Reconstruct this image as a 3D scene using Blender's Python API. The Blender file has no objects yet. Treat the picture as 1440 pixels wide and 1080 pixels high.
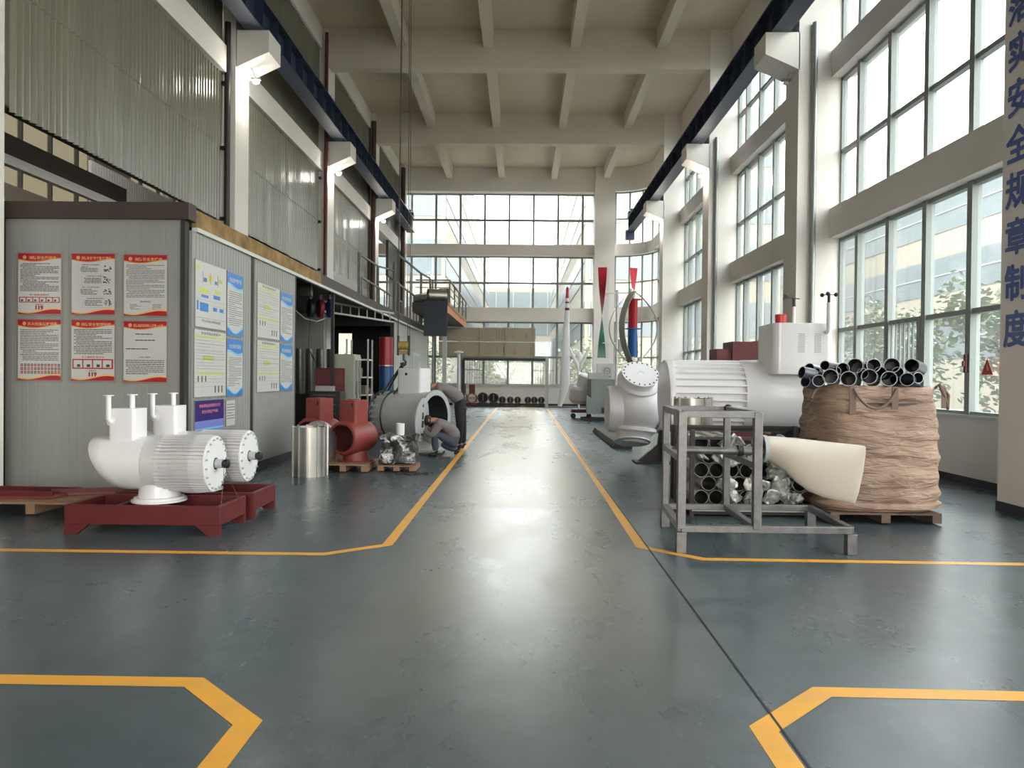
import bpy, math, random
from mathutils import Vector, Matrix, Euler, noise
random.seed(7)
PI = math.pi
S = bpy.context.scene
COL = S.collection

# ------------------------------------------------------------------ camera, sky, exposure
cam_d = bpy.data.cameras.new('camera'); cam_d.sensor_fit = 'HORIZONTAL'
cam_d.sensor_width = 36; cam_d.lens = 36*1060/1440; cam_d.clip_end = 500
cam = bpy.data.objects.new('camera', cam_d); COL.objects.link(cam)
cam.matrix_world = Matrix.Translation((0, 0, 1.6)) @ Matrix.Rotation(.0132, 4, 'Z') @ Matrix.Rotation(PI/2-.0105, 4, 'X') @ Matrix.Rotation(.010, 4, 'Z')
S.camera = cam
S.view_settings.view_transform = 'Standard'; S.view_settings.look = 'None'
S.view_settings.gamma = 1; S.view_settings.use_curve_mapping = False
S.view_settings.exposure = 1.66
S.render.film_transparent = False
S.cycles.use_denoising = True
S.cycles.max_bounces = 10; S.cycles.diffuse_bounces = 6; S.cycles.glossy_bounces = 4
S.cycles.transparent_max_bounces = 16
S.cycles.caustics_reflective = False; S.cycles.caustics_refractive = False
S.cycles.sample_clamp_indirect = 6
W = bpy.data.worlds.new('overcast_sky'); S.world = W; W.use_nodes = True
nt = W.node_tree; bg = nt.nodes['Background']
tc = nt.nodes.new('ShaderNodeTexCoord'); sp = nt.nodes.new('ShaderNodeSeparateXYZ')
cr = nt.nodes.new('ShaderNodeValToRGB')
cr.color_ramp.elements[0].position = 0.0; cr.color_ramp.elements[0].color = (1.0, .95, .87, 1)
cr.color_ramp.elements[1].position = .8; cr.color_ramp.elements[1].color = (.96, .97, 1.0, 1)
nt.links.new(tc.outputs['Generated'], sp.inputs[0]); nt.links.new(sp.outputs['Z'], cr.inputs[0])
nt.links.new(cr.outputs[0], bg.inputs['Color']); bg.inputs['Strength'].default_value = 4.0

def portal(name, loc, rot, sx, sy):
    l = bpy.data.lights.new(name, 'AREA'); l.shape = 'RECTANGLE'; l.size = sx; l.size_y = sy
    l.cycles.is_portal = True
    o = bpy.data.objects.new(name, l); COL.objects.link(o); o.location = loc; o.rotation_euler = rot
    return o
portal('daylight_portal_right', (7.3, 15, 6.3), (0, PI/2, 0), 11, 50)       # faces -X
portal('daylight_portal_back', (0, 41.6, 6.3), (-PI/2, 0, 0), 14, 11)       # faces -Y
portal('daylight_portal_gate', (0, -9.35, 2.9), (PI/2, 0, 0), 7, 5.8)         # faces +Y

# ------------------------------------------------------------------ materials
def lin(c):
    return tuple((((v/255)+.055)/1.055)**2.4 if v/255 > .04045 else v/255/12.92 for v in c)
MATS = {}
def mat(name, c, rough=.5, metal=0, var=0, scale=3, bump=0, bscale=20, rvar=0, spec=.5, stretch=None, emit=0, coat=0, c2=None, detail=4):
    if name in MATS: return MATS[name]
    m = bpy.data.materials.new(name); m.use_nodes = True; MATS[name] = m
    n = m.node_tree.nodes; L = m.node_tree.links; b = n['Principled BSDF']
    lc = lin(c)
    b.inputs['Base Color'].default_value = (*lc, 1); b.inputs['Roughness'].default_value = rough
    b.inputs['Metallic'].default_value = metal; b.inputs['Specular IOR Level'].default_value = spec
    if coat: b.inputs['Coat Weight'].default_value = coat
    if emit: b.inputs['Emission Color'].default_value = (*lc, 1); b.inputs['Emission Strength'].default_value = emit
    if var or bump or rvar:
        t = n.new('ShaderNodeTexCoord'); mp = n.new('ShaderNodeMapping'); L.new(t.outputs['Object'], mp.inputs[0])
        if stretch: mp.inputs['Scale'].default_value = stretch
    if var or rvar:
        nz = n.new('ShaderNodeTexNoise'); nz.inputs['Scale'].default_value = scale; nz.inputs['Detail'].default_value = detail
        nz.inputs['Roughness'].default_value = .6
        L.new(mp.outputs[0], nz.inputs['Vector'])
    if var:
        r = n.new('ShaderNodeValToRGB'); r.color_ramp.elements[0].position = .3; r.color_ramp.elements[1].position = .7
        a = lin(c2) if c2 else tuple(v*(1-var) for v in lc)
        r.color_ramp.elements[0].color = (*a, 1); r.color_ramp.elements[1].color = (*(tuple(min(1, v*(1+var*.5)) for v in lc) if not c2 else lc), 1)
        L.new(nz.outputs['Fac'], r.inputs[0]); L.new(r.outputs[0], b.inputs['Base Color'])
    if rvar:
        mr = n.new('ShaderNodeMapRange'); mr.inputs['From Min'].default_value = .3; mr.inputs['From Max'].default_value = .7
        mr.inputs['To Min'].default_value = max(.02, rough-rvar); mr.inputs['To Max'].default_value = rough+rvar
        L.new(nz.outputs['Fac'], mr.inputs[0]); L.new(mr.outputs[0], b.inputs['Roughness'])
    if bump:
        n2 = n.new('ShaderNodeTexNoise'); n2.inputs['Scale'].default_value = bscale; n2.inputs['Detail'].default_value = 5
        L.new(mp.outputs[0], n2.inputs['Vector'])
        bp = n.new('ShaderNodeBump'); bp.inputs['Strength'].default_value = bump; bp.inputs['Distance'].default_value = .02
        L.new(n2.outputs['Fac'], bp.inputs['Height']); L.new(bp.outputs[0], b.inputs['Normal'])
    return m

def glass_mat(name, tint=(.9, .95, .97), refl=1.0, haze=0.0):
    m = bpy.data.materials.new(name); m.use_nodes = True; MATS[name] = m
    n = m.node_tree.nodes; L = m.node_tree.links; n.clear()
    out = n.new('ShaderNodeOutputMaterial'); tr = n.new('ShaderNodeBsdfTransparent'); gl = n.new('ShaderNodeBsdfGlossy')
    tr.inputs[0].default_value = (*tint, 1); gl.inputs['Roughness'].default_value = .03
    lw = n.new('ShaderNodeLayerWeight'); pw_ = n.new('ShaderNodeMath'); pw_.operation = 'POWER'; pw_.inputs[1].default_value = 5
    L.new(lw.outputs['Facing'], pw_.inputs[0]); fr = n.new('ShaderNodeMath'); fr.operation = 'MULTIPLY_ADD'; fr.inputs[1].default_value = .9; fr.inputs[2].default_value = .04
    L.new(pw_.outputs[0], fr.inputs[0])
    mx = n.new('ShaderNodeMixShader'); L.new(fr.outputs[0], mx.inputs[0]); L.new(tr.outputs[0], mx.inputs[1]); L.new(gl.outputs[0], mx.inputs[2])
    last = mx
    if haze:
        df = n.new('ShaderNodeBsdfTranslucent'); df.inputs[0].default_value = (.9, .93, .92, 1)
        m2 = n.new('ShaderNodeMixShader'); m2.inputs[0].default_value = haze
        L.new(mx.outputs[0], m2.inputs[1]); L.new(df.outputs[0], m2.inputs[2]); last = m2
    L.new(last.outputs[0], out.inputs[0])
    return m

white_wall = mat('white_wall_paint', (226, 220, 212), .8, var=.05, scale=.8)
ceil_m = mat('ceiling_paint', (204, 191, 170), .9, var=.06, scale=.5)
beam_m = mat('beam_paint', (210, 200, 184), .85, var=.05, scale=.6)
mullion_m = mat('grey_aluminium_frame', (134, 140, 136), .45, spec=.4)
base_m = mat('dark_skirting', (52, 52, 60), .6)
sill_m = mat('white_sill', (220, 220, 215), .4)
navy = mat('navy_crane_paint', (52, 62, 84), .5, var=.15, scale=1.5)
glass = glass_mat('window_glass', (.86, .90, .91), haze=.02)
wht = mat('white_gloss_paint', (226, 224, 224), .28, var=.03, scale=2, coat=.2)
wht2 = mat('white_satin_paint', (214, 212, 212), .4, var=.04, scale=3)
gryp = mat('pale_grey_paint', (168, 170, 170), .4, var=.06, scale=4)
redp = mat('dark_red_primer', (94, 26, 28), .5, var=.18, scale=5, bump=.05)
rust = mat('brick_red_primer', (128, 54, 46), .5, var=.15, scale=6, bump=.05)
steel = mat('brushed_stainless', (176, 173, 166), .36, .9, rvar=.08, scale=6)
galv = mat('galvanised_tube', (126, 124, 124), .42, .7, var=.25, scale=14, rvar=.12)
darkst = mat('dark_oily_steel', (58, 54, 52), .5, .3, var=.2, scale=8)
blk = mat('black_rubber', (20, 20, 22), .5)
blackp = mat('black_paint', (34, 33, 34), .5)
wood = mat('pale_pallet_wood', (150, 118, 92), .8, var=.3, scale=4, stretch=(1, 12, 12))
brown = mat('brown_steel_beam', (66, 52, 46), .6, var=.15, scale=3)
yel = mat('yellow_floor_paint', (232, 166, 52), .42, var=.12, scale=3.5, rvar=.1, detail=8)
foam = mat('yellow_foam_edge', (170, 138, 88), .9, var=.35, scale=3, bump=.6, bscale=8, c2=(112, 88, 56))
whitetrim = mat('white_trim', (205, 205, 200), .5)

# ------------------------------------------------------------------ mesh builder
class MB:
    def __init__(s): s.v = []; s.f = []; s.m = []
    def add(s, vs, fs, m=0):
        k = len(s.v); s.v += [tuple(a) for a in vs]
        for f in fs: s.f.append(tuple(i+k for i in f)); s.m.append(m)
        return s
    def box(s, x0, x1, y0, y1, z0, z1, m=0):
        if x0 > x1: x0, x1 = x1, x0
        if y0 > y1: y0, y1 = y1, y0
        if z0 > z1: z0, z1 = z1, z0
        vs = [(x, y, z) for z in (z0, z1) for y in (y0, y1) for x in (x0, x1)]
        return s.add(vs, [(0, 2, 3, 1), (4, 5, 7, 6), (0, 1, 5, 4), (2, 6, 7, 3), (0, 4, 6, 2), (1, 3, 7, 5)], m)
    def prism(s, poly, a0, a1, ax='y', m=0):
        """poly: 2-D outline; ax: extrusion axis"""
        def P(p, a):
            return {'y': (p[0], a, p[1]), 'x': (a, p[0], p[1]), 'z': (p[0], p[1], a)}[ax]
        n = len(poly); vs = [P(p, a0) for p in poly]+[P(p, a1) for p in poly]
        fs = [tuple(range(n)), tuple(range(2*n-1, n-1, -1))]+[(i, i+n, (i+1) % n+n, (i+1) % n) for i in range(n)]
        return s.add(vs, fs, m)
    def frame(s, d):
        d = Vector(d).normalized(); a = Vector((0, 0, 1)) if abs(d.z) < .95 else Vector((1, 0, 0))
        u = a.cross(d).normalized(); w = d.cross(u); return u, w, d
    def lathe(s, o, d, prof, n=24, m=0, cap=True, ang=2*PI, a0=0):
        """prof: (distance along axis, radius)"""
        u, w, d = s.frame(d); o = Vector(o); vs = []; full = abs(ang-2*PI) < 1e-6
        cnt = n if full else n+1
        for (t, r) in prof:
            for i in range(cnt):
                a = a0+ang*i/n; vs.append(o+d*t+u*(r*math.cos(a))+w*(r*math.sin(a)))
        fs = []
        for j in range(len(prof)-1):
            for i in range(n):
                i2 = (i+1) % cnt
                fs.append((j*cnt+i, j*cnt+i2, (j+1)*cnt+i2, (j+1)*cnt+i))
        if cap and full:
            if prof[0][1] > 1e-4: fs.append(tuple(reversed(range(cnt))))
            if prof[-1][1] > 1e-4: fs.append(tuple((len(prof)-1)*cnt+i for i in range(cnt)))
        return s.add(vs, fs, m)
    def cyl(s, p0, p1, r, r1=None, n=16, m=0):
        p0 = Vector(p0); p1 = Vector(p1); return s.lathe(p0, p1-p0, [(0, r), ((p1-p0).length, r if r1 is None else r1)], n, m)
    def pipe(s, p0, p1, r, t, n=20, m=0, mi=None, me=None):
        p0 = Vector(p0); p1 = Vector(p1); d = p1-p0; L = d.length
        s.lathe(p0, d, [(0, r), (L, r)], n, m, cap=False)
        s.lathe(p0, d, [(L, r-t), (0, r-t)], n, m if mi is None else mi, cap=False)
        s.lathe(p0, d, [(0, r-t), (0, r)], n, m if me is None else me, cap=False)
        s.lathe(p0, d, [(L, r), (L, r-t)], n, m if me is None else me, cap=False)
        return s
    def bar(s, p0, p1, w, h=None, m=0):
        h = h or w; p0 = Vector(p0); p1 = Vector(p1); u, v, d = s.frame(p1-p0)
        vs = [p+u*(a*w/2)+v*(b*h/2) for p in (p0, p1) for a, b in ((-1, -1), (1, -1), (1, 1), (-1, 1))]
        return s.add(vs, [(3, 2, 1, 0), (4, 5, 6, 7), (0, 1, 5, 4), (1, 2, 6, 5), (2, 3, 7, 6), (3, 0, 4, 7)], m)
    def path(s, pts, r, n=8, m=0, rr=None):
        pts = [Vector(p) for p in pts]; vs = []; prev = None
        for i, p in enumerate(pts):
            d = (pts[min(i+1, len(pts)-1)]-pts[max(i-1, 0)]).normalized()
            if prev is None: u, w, _ = s.frame(d)
            else:
                u = (prev-d*prev.dot(d)).normalized(); w = d.cross(u)
            prev = u; R = rr[i] if rr else r
            vs += [p+u*(R*math.cos(2*PI*k/n))+w*(R*math.sin(2*PI*k/n)) for k in range(n)]
        fs = [(j*n+k, j*n+(k+1) % n, (j+1)*n+(k+1) % n, (j+1)*n+k) for j in range(len(pts)-1) for k in range(n)]
        fs += [tuple(reversed(range(n))), tuple((len(pts)-1)*n+k for k in range(n))]
        return s.add(vs, fs, m)
    def ball(s, c, r, n=16, m=0, sc=(1, 1, 1), fn=None):
        c = Vector(c); vs = []; k = n//2
        for j in range(1, k):
            th = PI*j/k
            for i in range(n):
                ph = 2*PI*i/n; p = Vector((math.sin(th)*math.cos(ph), math.sin(th)*math.sin(ph), math.cos(th)))
                q = r*(fn(p) if fn else 1); vs.append(c+Vector((p.x*q*sc[0], p.y*q*sc[1], p.z*q*sc[2])))
        vs += [c+Vector((0, 0, r*sc[2])), c-Vector((0, 0, r*sc[2]))]; T = len(vs)-2
        fs = [(j*n+i, (j+1)*n+i, (j+1)*n+(i+1) % n, j*n+(i+1) % n) for j in range(k-2) for i in range(n)]
        fs += [(T, i, (i+1) % n) for i in range(n)]+[(T+1, (k-2)*n+(i+1) % n, (k-2)*n+i) for i in range(n)]
        return s.add(vs, fs, m)
    def rect(s, x0, x1, z0, z1, y, m=0):
        """rectangle facing -Y at depth y"""
        return s.add([(x0, y, z0), (x1, y, z0), (x1, y, z1), (x0, y, z1)], [(0, 1, 2, 3)], m)
    def rbox(s, x0, x1, y0, y1, z0, z1, r, m=0, n=5, ax='z'):
        """box with rounded vertical corners"""
        pts = []
        for cx, cy, a in ((x1-r, y1-r, 0), (x0+r, y1-r, PI/2), (x0+r, y0+r, PI), (x1-r, y0+r, 1.5*PI)):
            pts += [(cx+r*math.cos(a+PI/2*i/n), cy+r*math.sin(a+PI/2*i/n)) for i in range(n+1)]
        return s.prism(pts, z0, z1, 'z', m)
    def text(s, body, size, cx, cz, y, m=0, width=None, bold=.012):
        vs, fs, w, h = textmesh(body, bold)
        if not vs: return s
        k = size; kx = k if width is None else width/max(w, 1e-3)
        return s.add([(cx+(v[0]-w/2)*kx, y, cz+(v[1]-h/2)*k) for v in vs], fs, m)
    def build(s, name, mats, parent=None, loc=None, rot=None, bevel=0, smooth=35, mods=None):
        me = bpy.data.meshes.new(name); me.from_pydata(s.v, [], s.f)
        if not isinstance(mats, (list, tuple)): mats = [mats]
        for mm in mats: me.materials.append(mm)
        if len(mats) > 1: me.polygons.foreach_set('material_index', s.m)
        me.validate(); me.update()
        if smooth:
            me.polygons.foreach_set('use_smooth', [True]*len(me.polygons)); me.set_sharp_from_angle(angle=math.radians(smooth))
        o = bpy.data.objects.new(name, me); COL.objects.link(o)
        if parent: o.parent = parent
        if loc: o.location = loc
        if rot: o.rotation_euler = rot
        if bevel:
            b = o.modifiers.new('bevel', 'BEVEL'); b.width = bevel; b.segments = 2; b.limit_method = 'ANGLE'; b.angle_limit = .6
        return o
TC = {}
def textmesh(body, off=.012):
    key = (body, off)
    if key in TC: return TC[key]
    c = bpy.data.curves.new('t', 'FONT'); c.body = body; c.size = 1; c.resolution_u = 2; c.offset = off
    o = bpy.data.objects.new('t', c); COL.objects.link(o)
    dg = bpy.context.evaluated_depsgraph_get(); dg.update()
    me = bpy.data.meshes.new_from_object(o.evaluated_get(dg))
    vs = [tuple(v.co) for v in me.vertices]; fs = [tuple(p.vertices) for p in me.polygons]
    bpy.data.objects.remove(o); bpy.data.curves.remove(c); bpy.data.meshes.remove(me)
    if vs:
        x0 = min(v[0] for v in vs); x1 = max(v[0] for v in vs); y0 = min(v[1] for v in vs); y1 = max(v[1] for v in vs)
        vs = [(v[0]-x0, v[1]-y0) for v in vs]; TC[key] = (vs, fs, x1-x0, y1-y0)
    else: TC[key] = ([], [], 0, 0)
    return TC[key]

def tag(o, label=None, cat=None, group=None, kind=None):
    if label: o['label'] = label
    if cat: o['category'] = cat
    if group: o['group'] = group
    if kind: o['kind'] = kind
    return o
def thing(name, label, cat, loc=(0, 0, 0), rz=0, group=None):
    o = bpy.data.objects.new(name, None); COL.objects.link(o); o.empty_display_size = .1
    o.location = loc; o.rotation_euler = (0, 0, rz); return tag(o, label, cat, group)
def struct(o, label=None): o['kind'] = 'structure'; return tag(o, label) if label else o
def dup(root, loc=None, rz=None, label=None, scale=None):
    r = root.copy(); COL.objects.link(r)
    if loc: r.location = loc
    if rz is not None: r.rotation_euler = (0, 0, rz)
    if label: r['label'] = label
    if scale: r.scale = scale
    for ch in list(root.children):
        c = ch.copy(); COL.objects.link(c); c.parent = r
        for g in list(ch.children):
            d = g.copy(); COL.objects.link(d); d.parent = c
    return r

# ------------------------------------------------------------------ floor
fm = bpy.data.materials.new('blue_grey_epoxy_floor'); fm.use_nodes = True
n = fm.node_tree.nodes; L = fm.node_tree.links; b = n['Principled BSDF']
t = n.new('ShaderNodeTexCoord')
def nz(scale, detail=5, st=None, rough=.6):
    mp = n.new('ShaderNodeMapping'); L.new(t.outputs['Object'], mp.inputs[0])
    if st: mp.inputs['Scale'].default_value = st
    k = n.new('ShaderNodeTexNoise'); k.inputs['Scale'].default_value = scale; k.inputs['Detail'].default_value = detail
    k.inputs['Roughness'].default_value = rough; L.new(mp.outputs[0], k.inputs['Vector']); return k
n1 = nz(.45, 6); n2 = nz(5, 8, rough=.7); n3 = nz(1.1, 5, (1, .45, 1), .62)
cr = n.new('ShaderNodeValToRGB'); cr.color_ramp.elements[0].position = .3; cr.color_ramp.elements[1].position = .72
cr.color_ramp.elements[0].color = (*lin((60, 73, 78)), 1); cr.color_ramp.elements[1].color = (*lin((80, 93, 97)), 1)
L.new(n1.outputs['Fac'], cr.inputs[0])
cr2 = n.new('ShaderNodeValToRGB'); cr2.color_ramp.elements[0].position = .35; cr2.color_ramp.elements[1].position = .65
cr2.color_ramp.elements[0].color = (.82, .82, .82, 1); cr2.color_ramp.elements[1].color = (1.08, 1.08, 1.06, 1)
L.new(n2.outputs['Fac'], cr2.inputs[0])
mx = n.new('ShaderNodeMix'); mx.data_type = 'RGBA'; mx.blend_type = 'MULTIPLY'; mx.inputs[0].default_value = 1
L.new(cr.outputs[0], mx.inputs[6]); L.new(cr2.outputs[0], mx.inputs[7])
# worn aisle middle; the windows' reflected glare is painted into its pale warm colour
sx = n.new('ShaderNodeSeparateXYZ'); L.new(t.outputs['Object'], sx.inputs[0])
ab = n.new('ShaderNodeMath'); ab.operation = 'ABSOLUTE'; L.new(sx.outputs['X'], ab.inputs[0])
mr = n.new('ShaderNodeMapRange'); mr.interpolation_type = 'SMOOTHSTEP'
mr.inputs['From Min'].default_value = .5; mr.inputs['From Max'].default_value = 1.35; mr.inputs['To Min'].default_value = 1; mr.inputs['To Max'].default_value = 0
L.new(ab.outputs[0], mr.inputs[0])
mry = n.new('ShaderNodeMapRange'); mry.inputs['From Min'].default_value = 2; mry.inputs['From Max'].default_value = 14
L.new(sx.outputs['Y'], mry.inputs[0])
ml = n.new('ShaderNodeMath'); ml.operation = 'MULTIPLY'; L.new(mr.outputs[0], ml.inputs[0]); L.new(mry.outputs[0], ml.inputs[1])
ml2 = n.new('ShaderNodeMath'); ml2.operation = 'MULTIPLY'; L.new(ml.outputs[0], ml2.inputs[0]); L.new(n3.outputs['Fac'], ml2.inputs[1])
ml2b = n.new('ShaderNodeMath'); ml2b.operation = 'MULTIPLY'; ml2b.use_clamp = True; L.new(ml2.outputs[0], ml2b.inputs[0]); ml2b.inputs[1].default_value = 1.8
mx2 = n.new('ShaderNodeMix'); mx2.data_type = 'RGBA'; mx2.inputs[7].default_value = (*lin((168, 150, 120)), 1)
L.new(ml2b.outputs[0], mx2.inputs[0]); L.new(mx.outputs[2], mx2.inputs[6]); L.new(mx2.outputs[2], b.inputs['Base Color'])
mr2 = n.new('ShaderNodeMapRange'); mr2.inputs['From Min'].default_value = .15; mr2.inputs['From Max'].default_value = .85
mr2.inputs['To Min'].default_value = .20; mr2.inputs['To Max'].default_value = .38
L.new(n3.outputs['Fac'], mr2.inputs[0]); L.new(mr2.outputs[0], b.inputs['Roughness'])
bp = n.new('ShaderNodeBump'); bp.inputs['Strength'].default_value = .12; bp.inputs['Distance'].default_value = .02
n4 = nz(2.2, 6, (1, 1, 1), .6); L.new(n4.outputs['Fac'], bp.inputs['Height']); L.new(bp.outputs[0], b.inputs['Normal'])
b.inputs['Specular IOR Level'].default_value = .5
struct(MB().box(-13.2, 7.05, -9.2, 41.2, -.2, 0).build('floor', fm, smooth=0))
# painted lines
TR = [0]
def trim(mb, mats, **k):
    TR[0] += 1; return struct(mb.build('trim_%d' % TR[0], mats, **k))
def strip(pts, w, m=yel, z=.0015, side=0):
    """painted line along pts, mitred"""
    q = [Vector((p[0], p[1])) for p in pts]; nn = []
    for i in range(len(q)-1):
        d = (q[i+1]-q[i]).normalized(); nn.append(Vector((-d.y, d.x)))
    vs = []
    for i, p in enumerate(q):
        if i == 0: o = nn[0]
        elif i == len(q)-1: o = nn[-1]
        else:
            o = (nn[i-1]+nn[i]).normalized(); o = o/o.dot(nn[i])
        vs += [(p.x+o.x*w/2, p.y+o.y*w/2, z), (p.x-o.x*w/2, p.y-o.y*w/2, z)]
    mb = MB().add(vs, [(2*i, 2*i+1, 2*i+3, 2*i+2) for i in range(len(q)-1)])
    return trim(mb, m, smooth=0)
strip([(-4.2-4, 6.66), (-1.75, 6.66), (-1.25, 7.06), (-1.25, 37.6)], .1)
strip([(6.6, 6.60), (1.62, 6.66), (1.14, 7.1), (1.17, 13.5), (1.24, 37.6)], .1)
strip([(-8.2, 3.86), (-1.68, 3.86), (-1.24, 3.42), (-1.24, -6)], .12)
strip([(6.6, 3.78), (1.55, 3.86), (1.12, 3.44), (1.12, -6)], .12)
strip([(1.2, -6), (1.2, 37.1)], .012, blk, .003)
strip([(-4.4, 9.2), (6.6, 9.2)], .006, mat('joint_grey', (60, 68, 72), .6), .001)

# ------------------------------------------------------------------ shell
PY = [8.6+7.8*k for k in range(-2, 4)]          # near faces of the pillars
PW = .8
def pillar(x0, x1, y):
    return trim(MB().box(x0, x1, y, y+PW, 0, 12.7), white_wall)
for y in PY:
    pillar(5.9, 6.86, y)
    if abs(y-8.6) < .1: trim(MB().box(-7.4, -6.675, 8.82, 9.62, 0, 12.7), white_wall)
    else: pillar(-7.1, -6.3, y)
pillar(-7.1, -6.3, 39.8)
for y in PY:      # skirting on the right pillars
    trim(MB().box(5.885, 6.86, y-.012, y+PW+.012, 0, .12), base_m)
# ceiling and beams
struct(MB().box(-13.2, 7.3, -9.3, 41.4, 12.7, 12.95).build('ceiling', ceil_m))
for y in PY:
    trim(MB().box(-6.3, 5.9, y+.01, y+.41, 11.44, 12.7), beam_m)
for x in (-3.95, -1.18, 1.6, 4.35):
    trim(MB().box(x-.16, x+.16, -9, 40.3, 12.1, 12.7), beam_m)
# right wall : low wall, spandrels, sills
struct(MB().box(6.86, 7.1, -9.3, 38.4, -.2, 1.05).build('wall_right', white_wall))
trim(MB().box(6.78, 7.0, -9.3, 38.4, 1.05, 1.08), sill_m)
struct(MB().box(6.84, 6.86, -9.3, 38.4, 0, .12).build('baseboard_right', base_m))
for i in range(len(PY)):
    y0 = PY[i]+PW; y1 = PY[i+1] if i+1 < len(PY) else 38.4
    for z0, z1 in ((4.64, 5.28), (8.10, 8.67), (11.44, 12.7)):
        trim(MB().box(6.6, 7.1, y0, y1, z0, z1), white_wall)
trim(MB().box(6.6, 7.1, -9.3, PY[0], 4.64, 12.7), white_wall)
# curved corner and back wall
CX, CY = 4.8, 38.3
def arcwall(z0, z1, r0, r1, m):
    mb = MB(); N = 14; vs = []
    for i in range(N+1):
        a = PI/2*i/N; c, s = math.cos(a), math.sin(a)
        vs += [(CX+c*r0, CY+s*r0, z0), (CX+c*r1, CY+s*r1, z0), (CX+c*r1, CY+s*r1, z1), (CX+c*r0, CY+s*r0, z1)]
    fs = []
    for i in range(N):
        for k in range(4): fs.append((4*i+k, 4*i+4+k, 4*i+4+(k+1) % 4, 4*i+(k+1) % 4))
    fs += [(0, 1, 2, 3), (4*N+3, 4*N+2, 4*N+1, 4*N)]
    mb.add(vs, fs); return trim(mb, m)
for z0, z1 in ((0, 1.06), (4.55, 5.25), (8.05, 8.63), (11.44, 12.7)):
    arcwall(z0, z1, 1.8, 2.25, white_wall)
trim(MB().box(3.77, 4.83, 39.9, 41.2, 0, 12.7), white_wall)
struct(MB().box(-13.2, 3.77, 40.85, 41.2, -.2, 1.1).build('wall_back', white_wall))
struct(MB().box(-6.3, 3.77, 40.83, 40.85, 0, .12).build('baseboard_back', base_m))
trim(MB().box(-13.2, 3.77, 40.75, 40.95, 1.1, 1.13), sill_m)
for z0, z1 in ((4.53, 5.25), (8.06, 8.63), (11.44, 12.7)):
    trim(MB().box(-13.2, 3.77, 40.3, 41.2, z0, z1), white_wall)
# left outer wall of the neighbouring bay, with high windows, and the end wall behind the camera
mb = MB()
mb.box(-13.4, -13.2, -9.3, 41.2, -.2, 6.4); mb.box(-13.4, -13.2, -9.3, 41.2, 8.4, 12.7)
for y in (-9.3, -1, 7, 15, 23, 31, 39): mb.box(-13.4, -13.2, y, y+2.2, 6.4, 8.4)
struct(mb.build('wall_left', white_wall))
mb = MB(); mb.box(-13.2, -3.5, -9.3, -9.1, 0, 12.7); mb.box(3.5, 7.1, -9.3, -9.1, 0, 12.7); mb.box(-3.5, 3.5, -9.3, -9.1, 5.8, 12.7)
struct(mb.build('wall_front', white_wall))

# windows -------------------------------------------------
WN = [0]
dusty = glass_mat('dusty_window_glass', (.16, .15, .12), haze=.03)
def window(fr, panes, label=None, gm=None):
    WN[0] += 1
    o = struct(fr.build('window_%d' % WN[0], mullion_m, smooth=0))
    p = panes.build('pane', gm or glass, o, smooth=0); return o
rows_r = [(1.08, 4.64, 2.66), (5.28, 8.10, 6.5), (8.67, 11.44, 9.95)]
for i in range(len(PY)):
    y0 = PY[i]+PW; y1 = PY[i+1] if i+1 < len(PY) else 38.3
    for (z0, z1, zt) in rows_r:
        f = MB(); g = MB(); X0, X1 = 6.82, 6.94
        g.box(6.875, 6.883, y0, y1, z0, z1)
        k = 1
        while PY[i]+.4+1.3*k < y1-.25:
            yc = PY[i]+.4+1.3*k; f.box(6.79, X1, yc-.065, yc+.065, z0, z1); k += 1
        f.box(X0, X1, y0, y1, zt-.04, zt+.04); f.box(X0, X1, y0, y1, z0, z0+.05); f.box(X0, X1, y0, y1, z1-.07, z1)
        f.box(X0, X1, y0, y0+.05, z0, z1); f.box(X0, X1, y1-.05, y1, z0, z1)
        if i == 2 and z0 < 2:      # opening casement with bars in the near bay
            for q in range(8): f.box(6.80, 6.83, 14.2-1.2+.09+q*.15, 14.2-1.2+.115+q*.15, 1.1, 2.66)
            f.box(6.79, 6.85, 13.0, 13.06, 1.1, 2.66); f.box(6.79, 6.85, 14.1, 14.16, 1.1, 2.66)
        window(f, g)
rows_b = [(1.13, 4.53, 2.63), (5.25, 8.06, 6.63), (8.63, 11.44, 10.02)]
for (z0, z1, zt) in rows_b:
    f = MB(); g = MB(); g.box(-13.1, 3.77, 40.895, 40.903, z0, z1)
    for k in range(-7, 8):
        x = .55+1.32*k
        if -13 < x < 3.7: f.box(x-.055, x+.055, 40.82, 40.96, z0, z1)
    f.box(-13.1, 3.77, 40.84, 40.95, zt-.055, zt+.055); f.box(-13.1, 3.77, 40.84, 40.95, z0, z0+.05); f.box(-13.1, 3.77, 40.84, 40.95, z1-.07, z1)
    if z0 < 2:
        for x0 in (-3.30, .6-.05):
            for q in range(9): f.box(x0+.04+q*.135, x0+.062+q*.135, 40.86, 40.88, 1.15, 2.63)
            f.box(x0, x0+1.2, 40.85, 40.89, 1.9, 1.94)
    window(f, g)
for (z0, z1, zt) in rows_b:
    f = MB(); g = MB(); N = 12; vs = []
    for i in range(N+1):
        a = PI/2*i/N; vs += [(CX+2.08*math.cos(a), CY+2.08*math.sin(a), z0), (CX+2.08*math.cos(a), CY+2.08*math.sin(a), z1)]
    g.add(vs, [(2*i, 2*i+1, 2*i+3, 2*i+2) for i in range(N)])
    for i in range(5):
        a = PI/2*(i+.15)/4.3; p = (CX+2.08*math.cos(a), CY+2.08*math.sin(a)); f.cyl((*p, z0), (*p, z1), .05, n=8)
    for z in (z0+.03, zt, z1-.03):
        f.path([(CX+2.08*math.cos(PI/2*i/N), CY+2.08*math.sin(PI/2*i/N), z) for i in range(N+1)], .04, 6)
    window(f, g)
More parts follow.
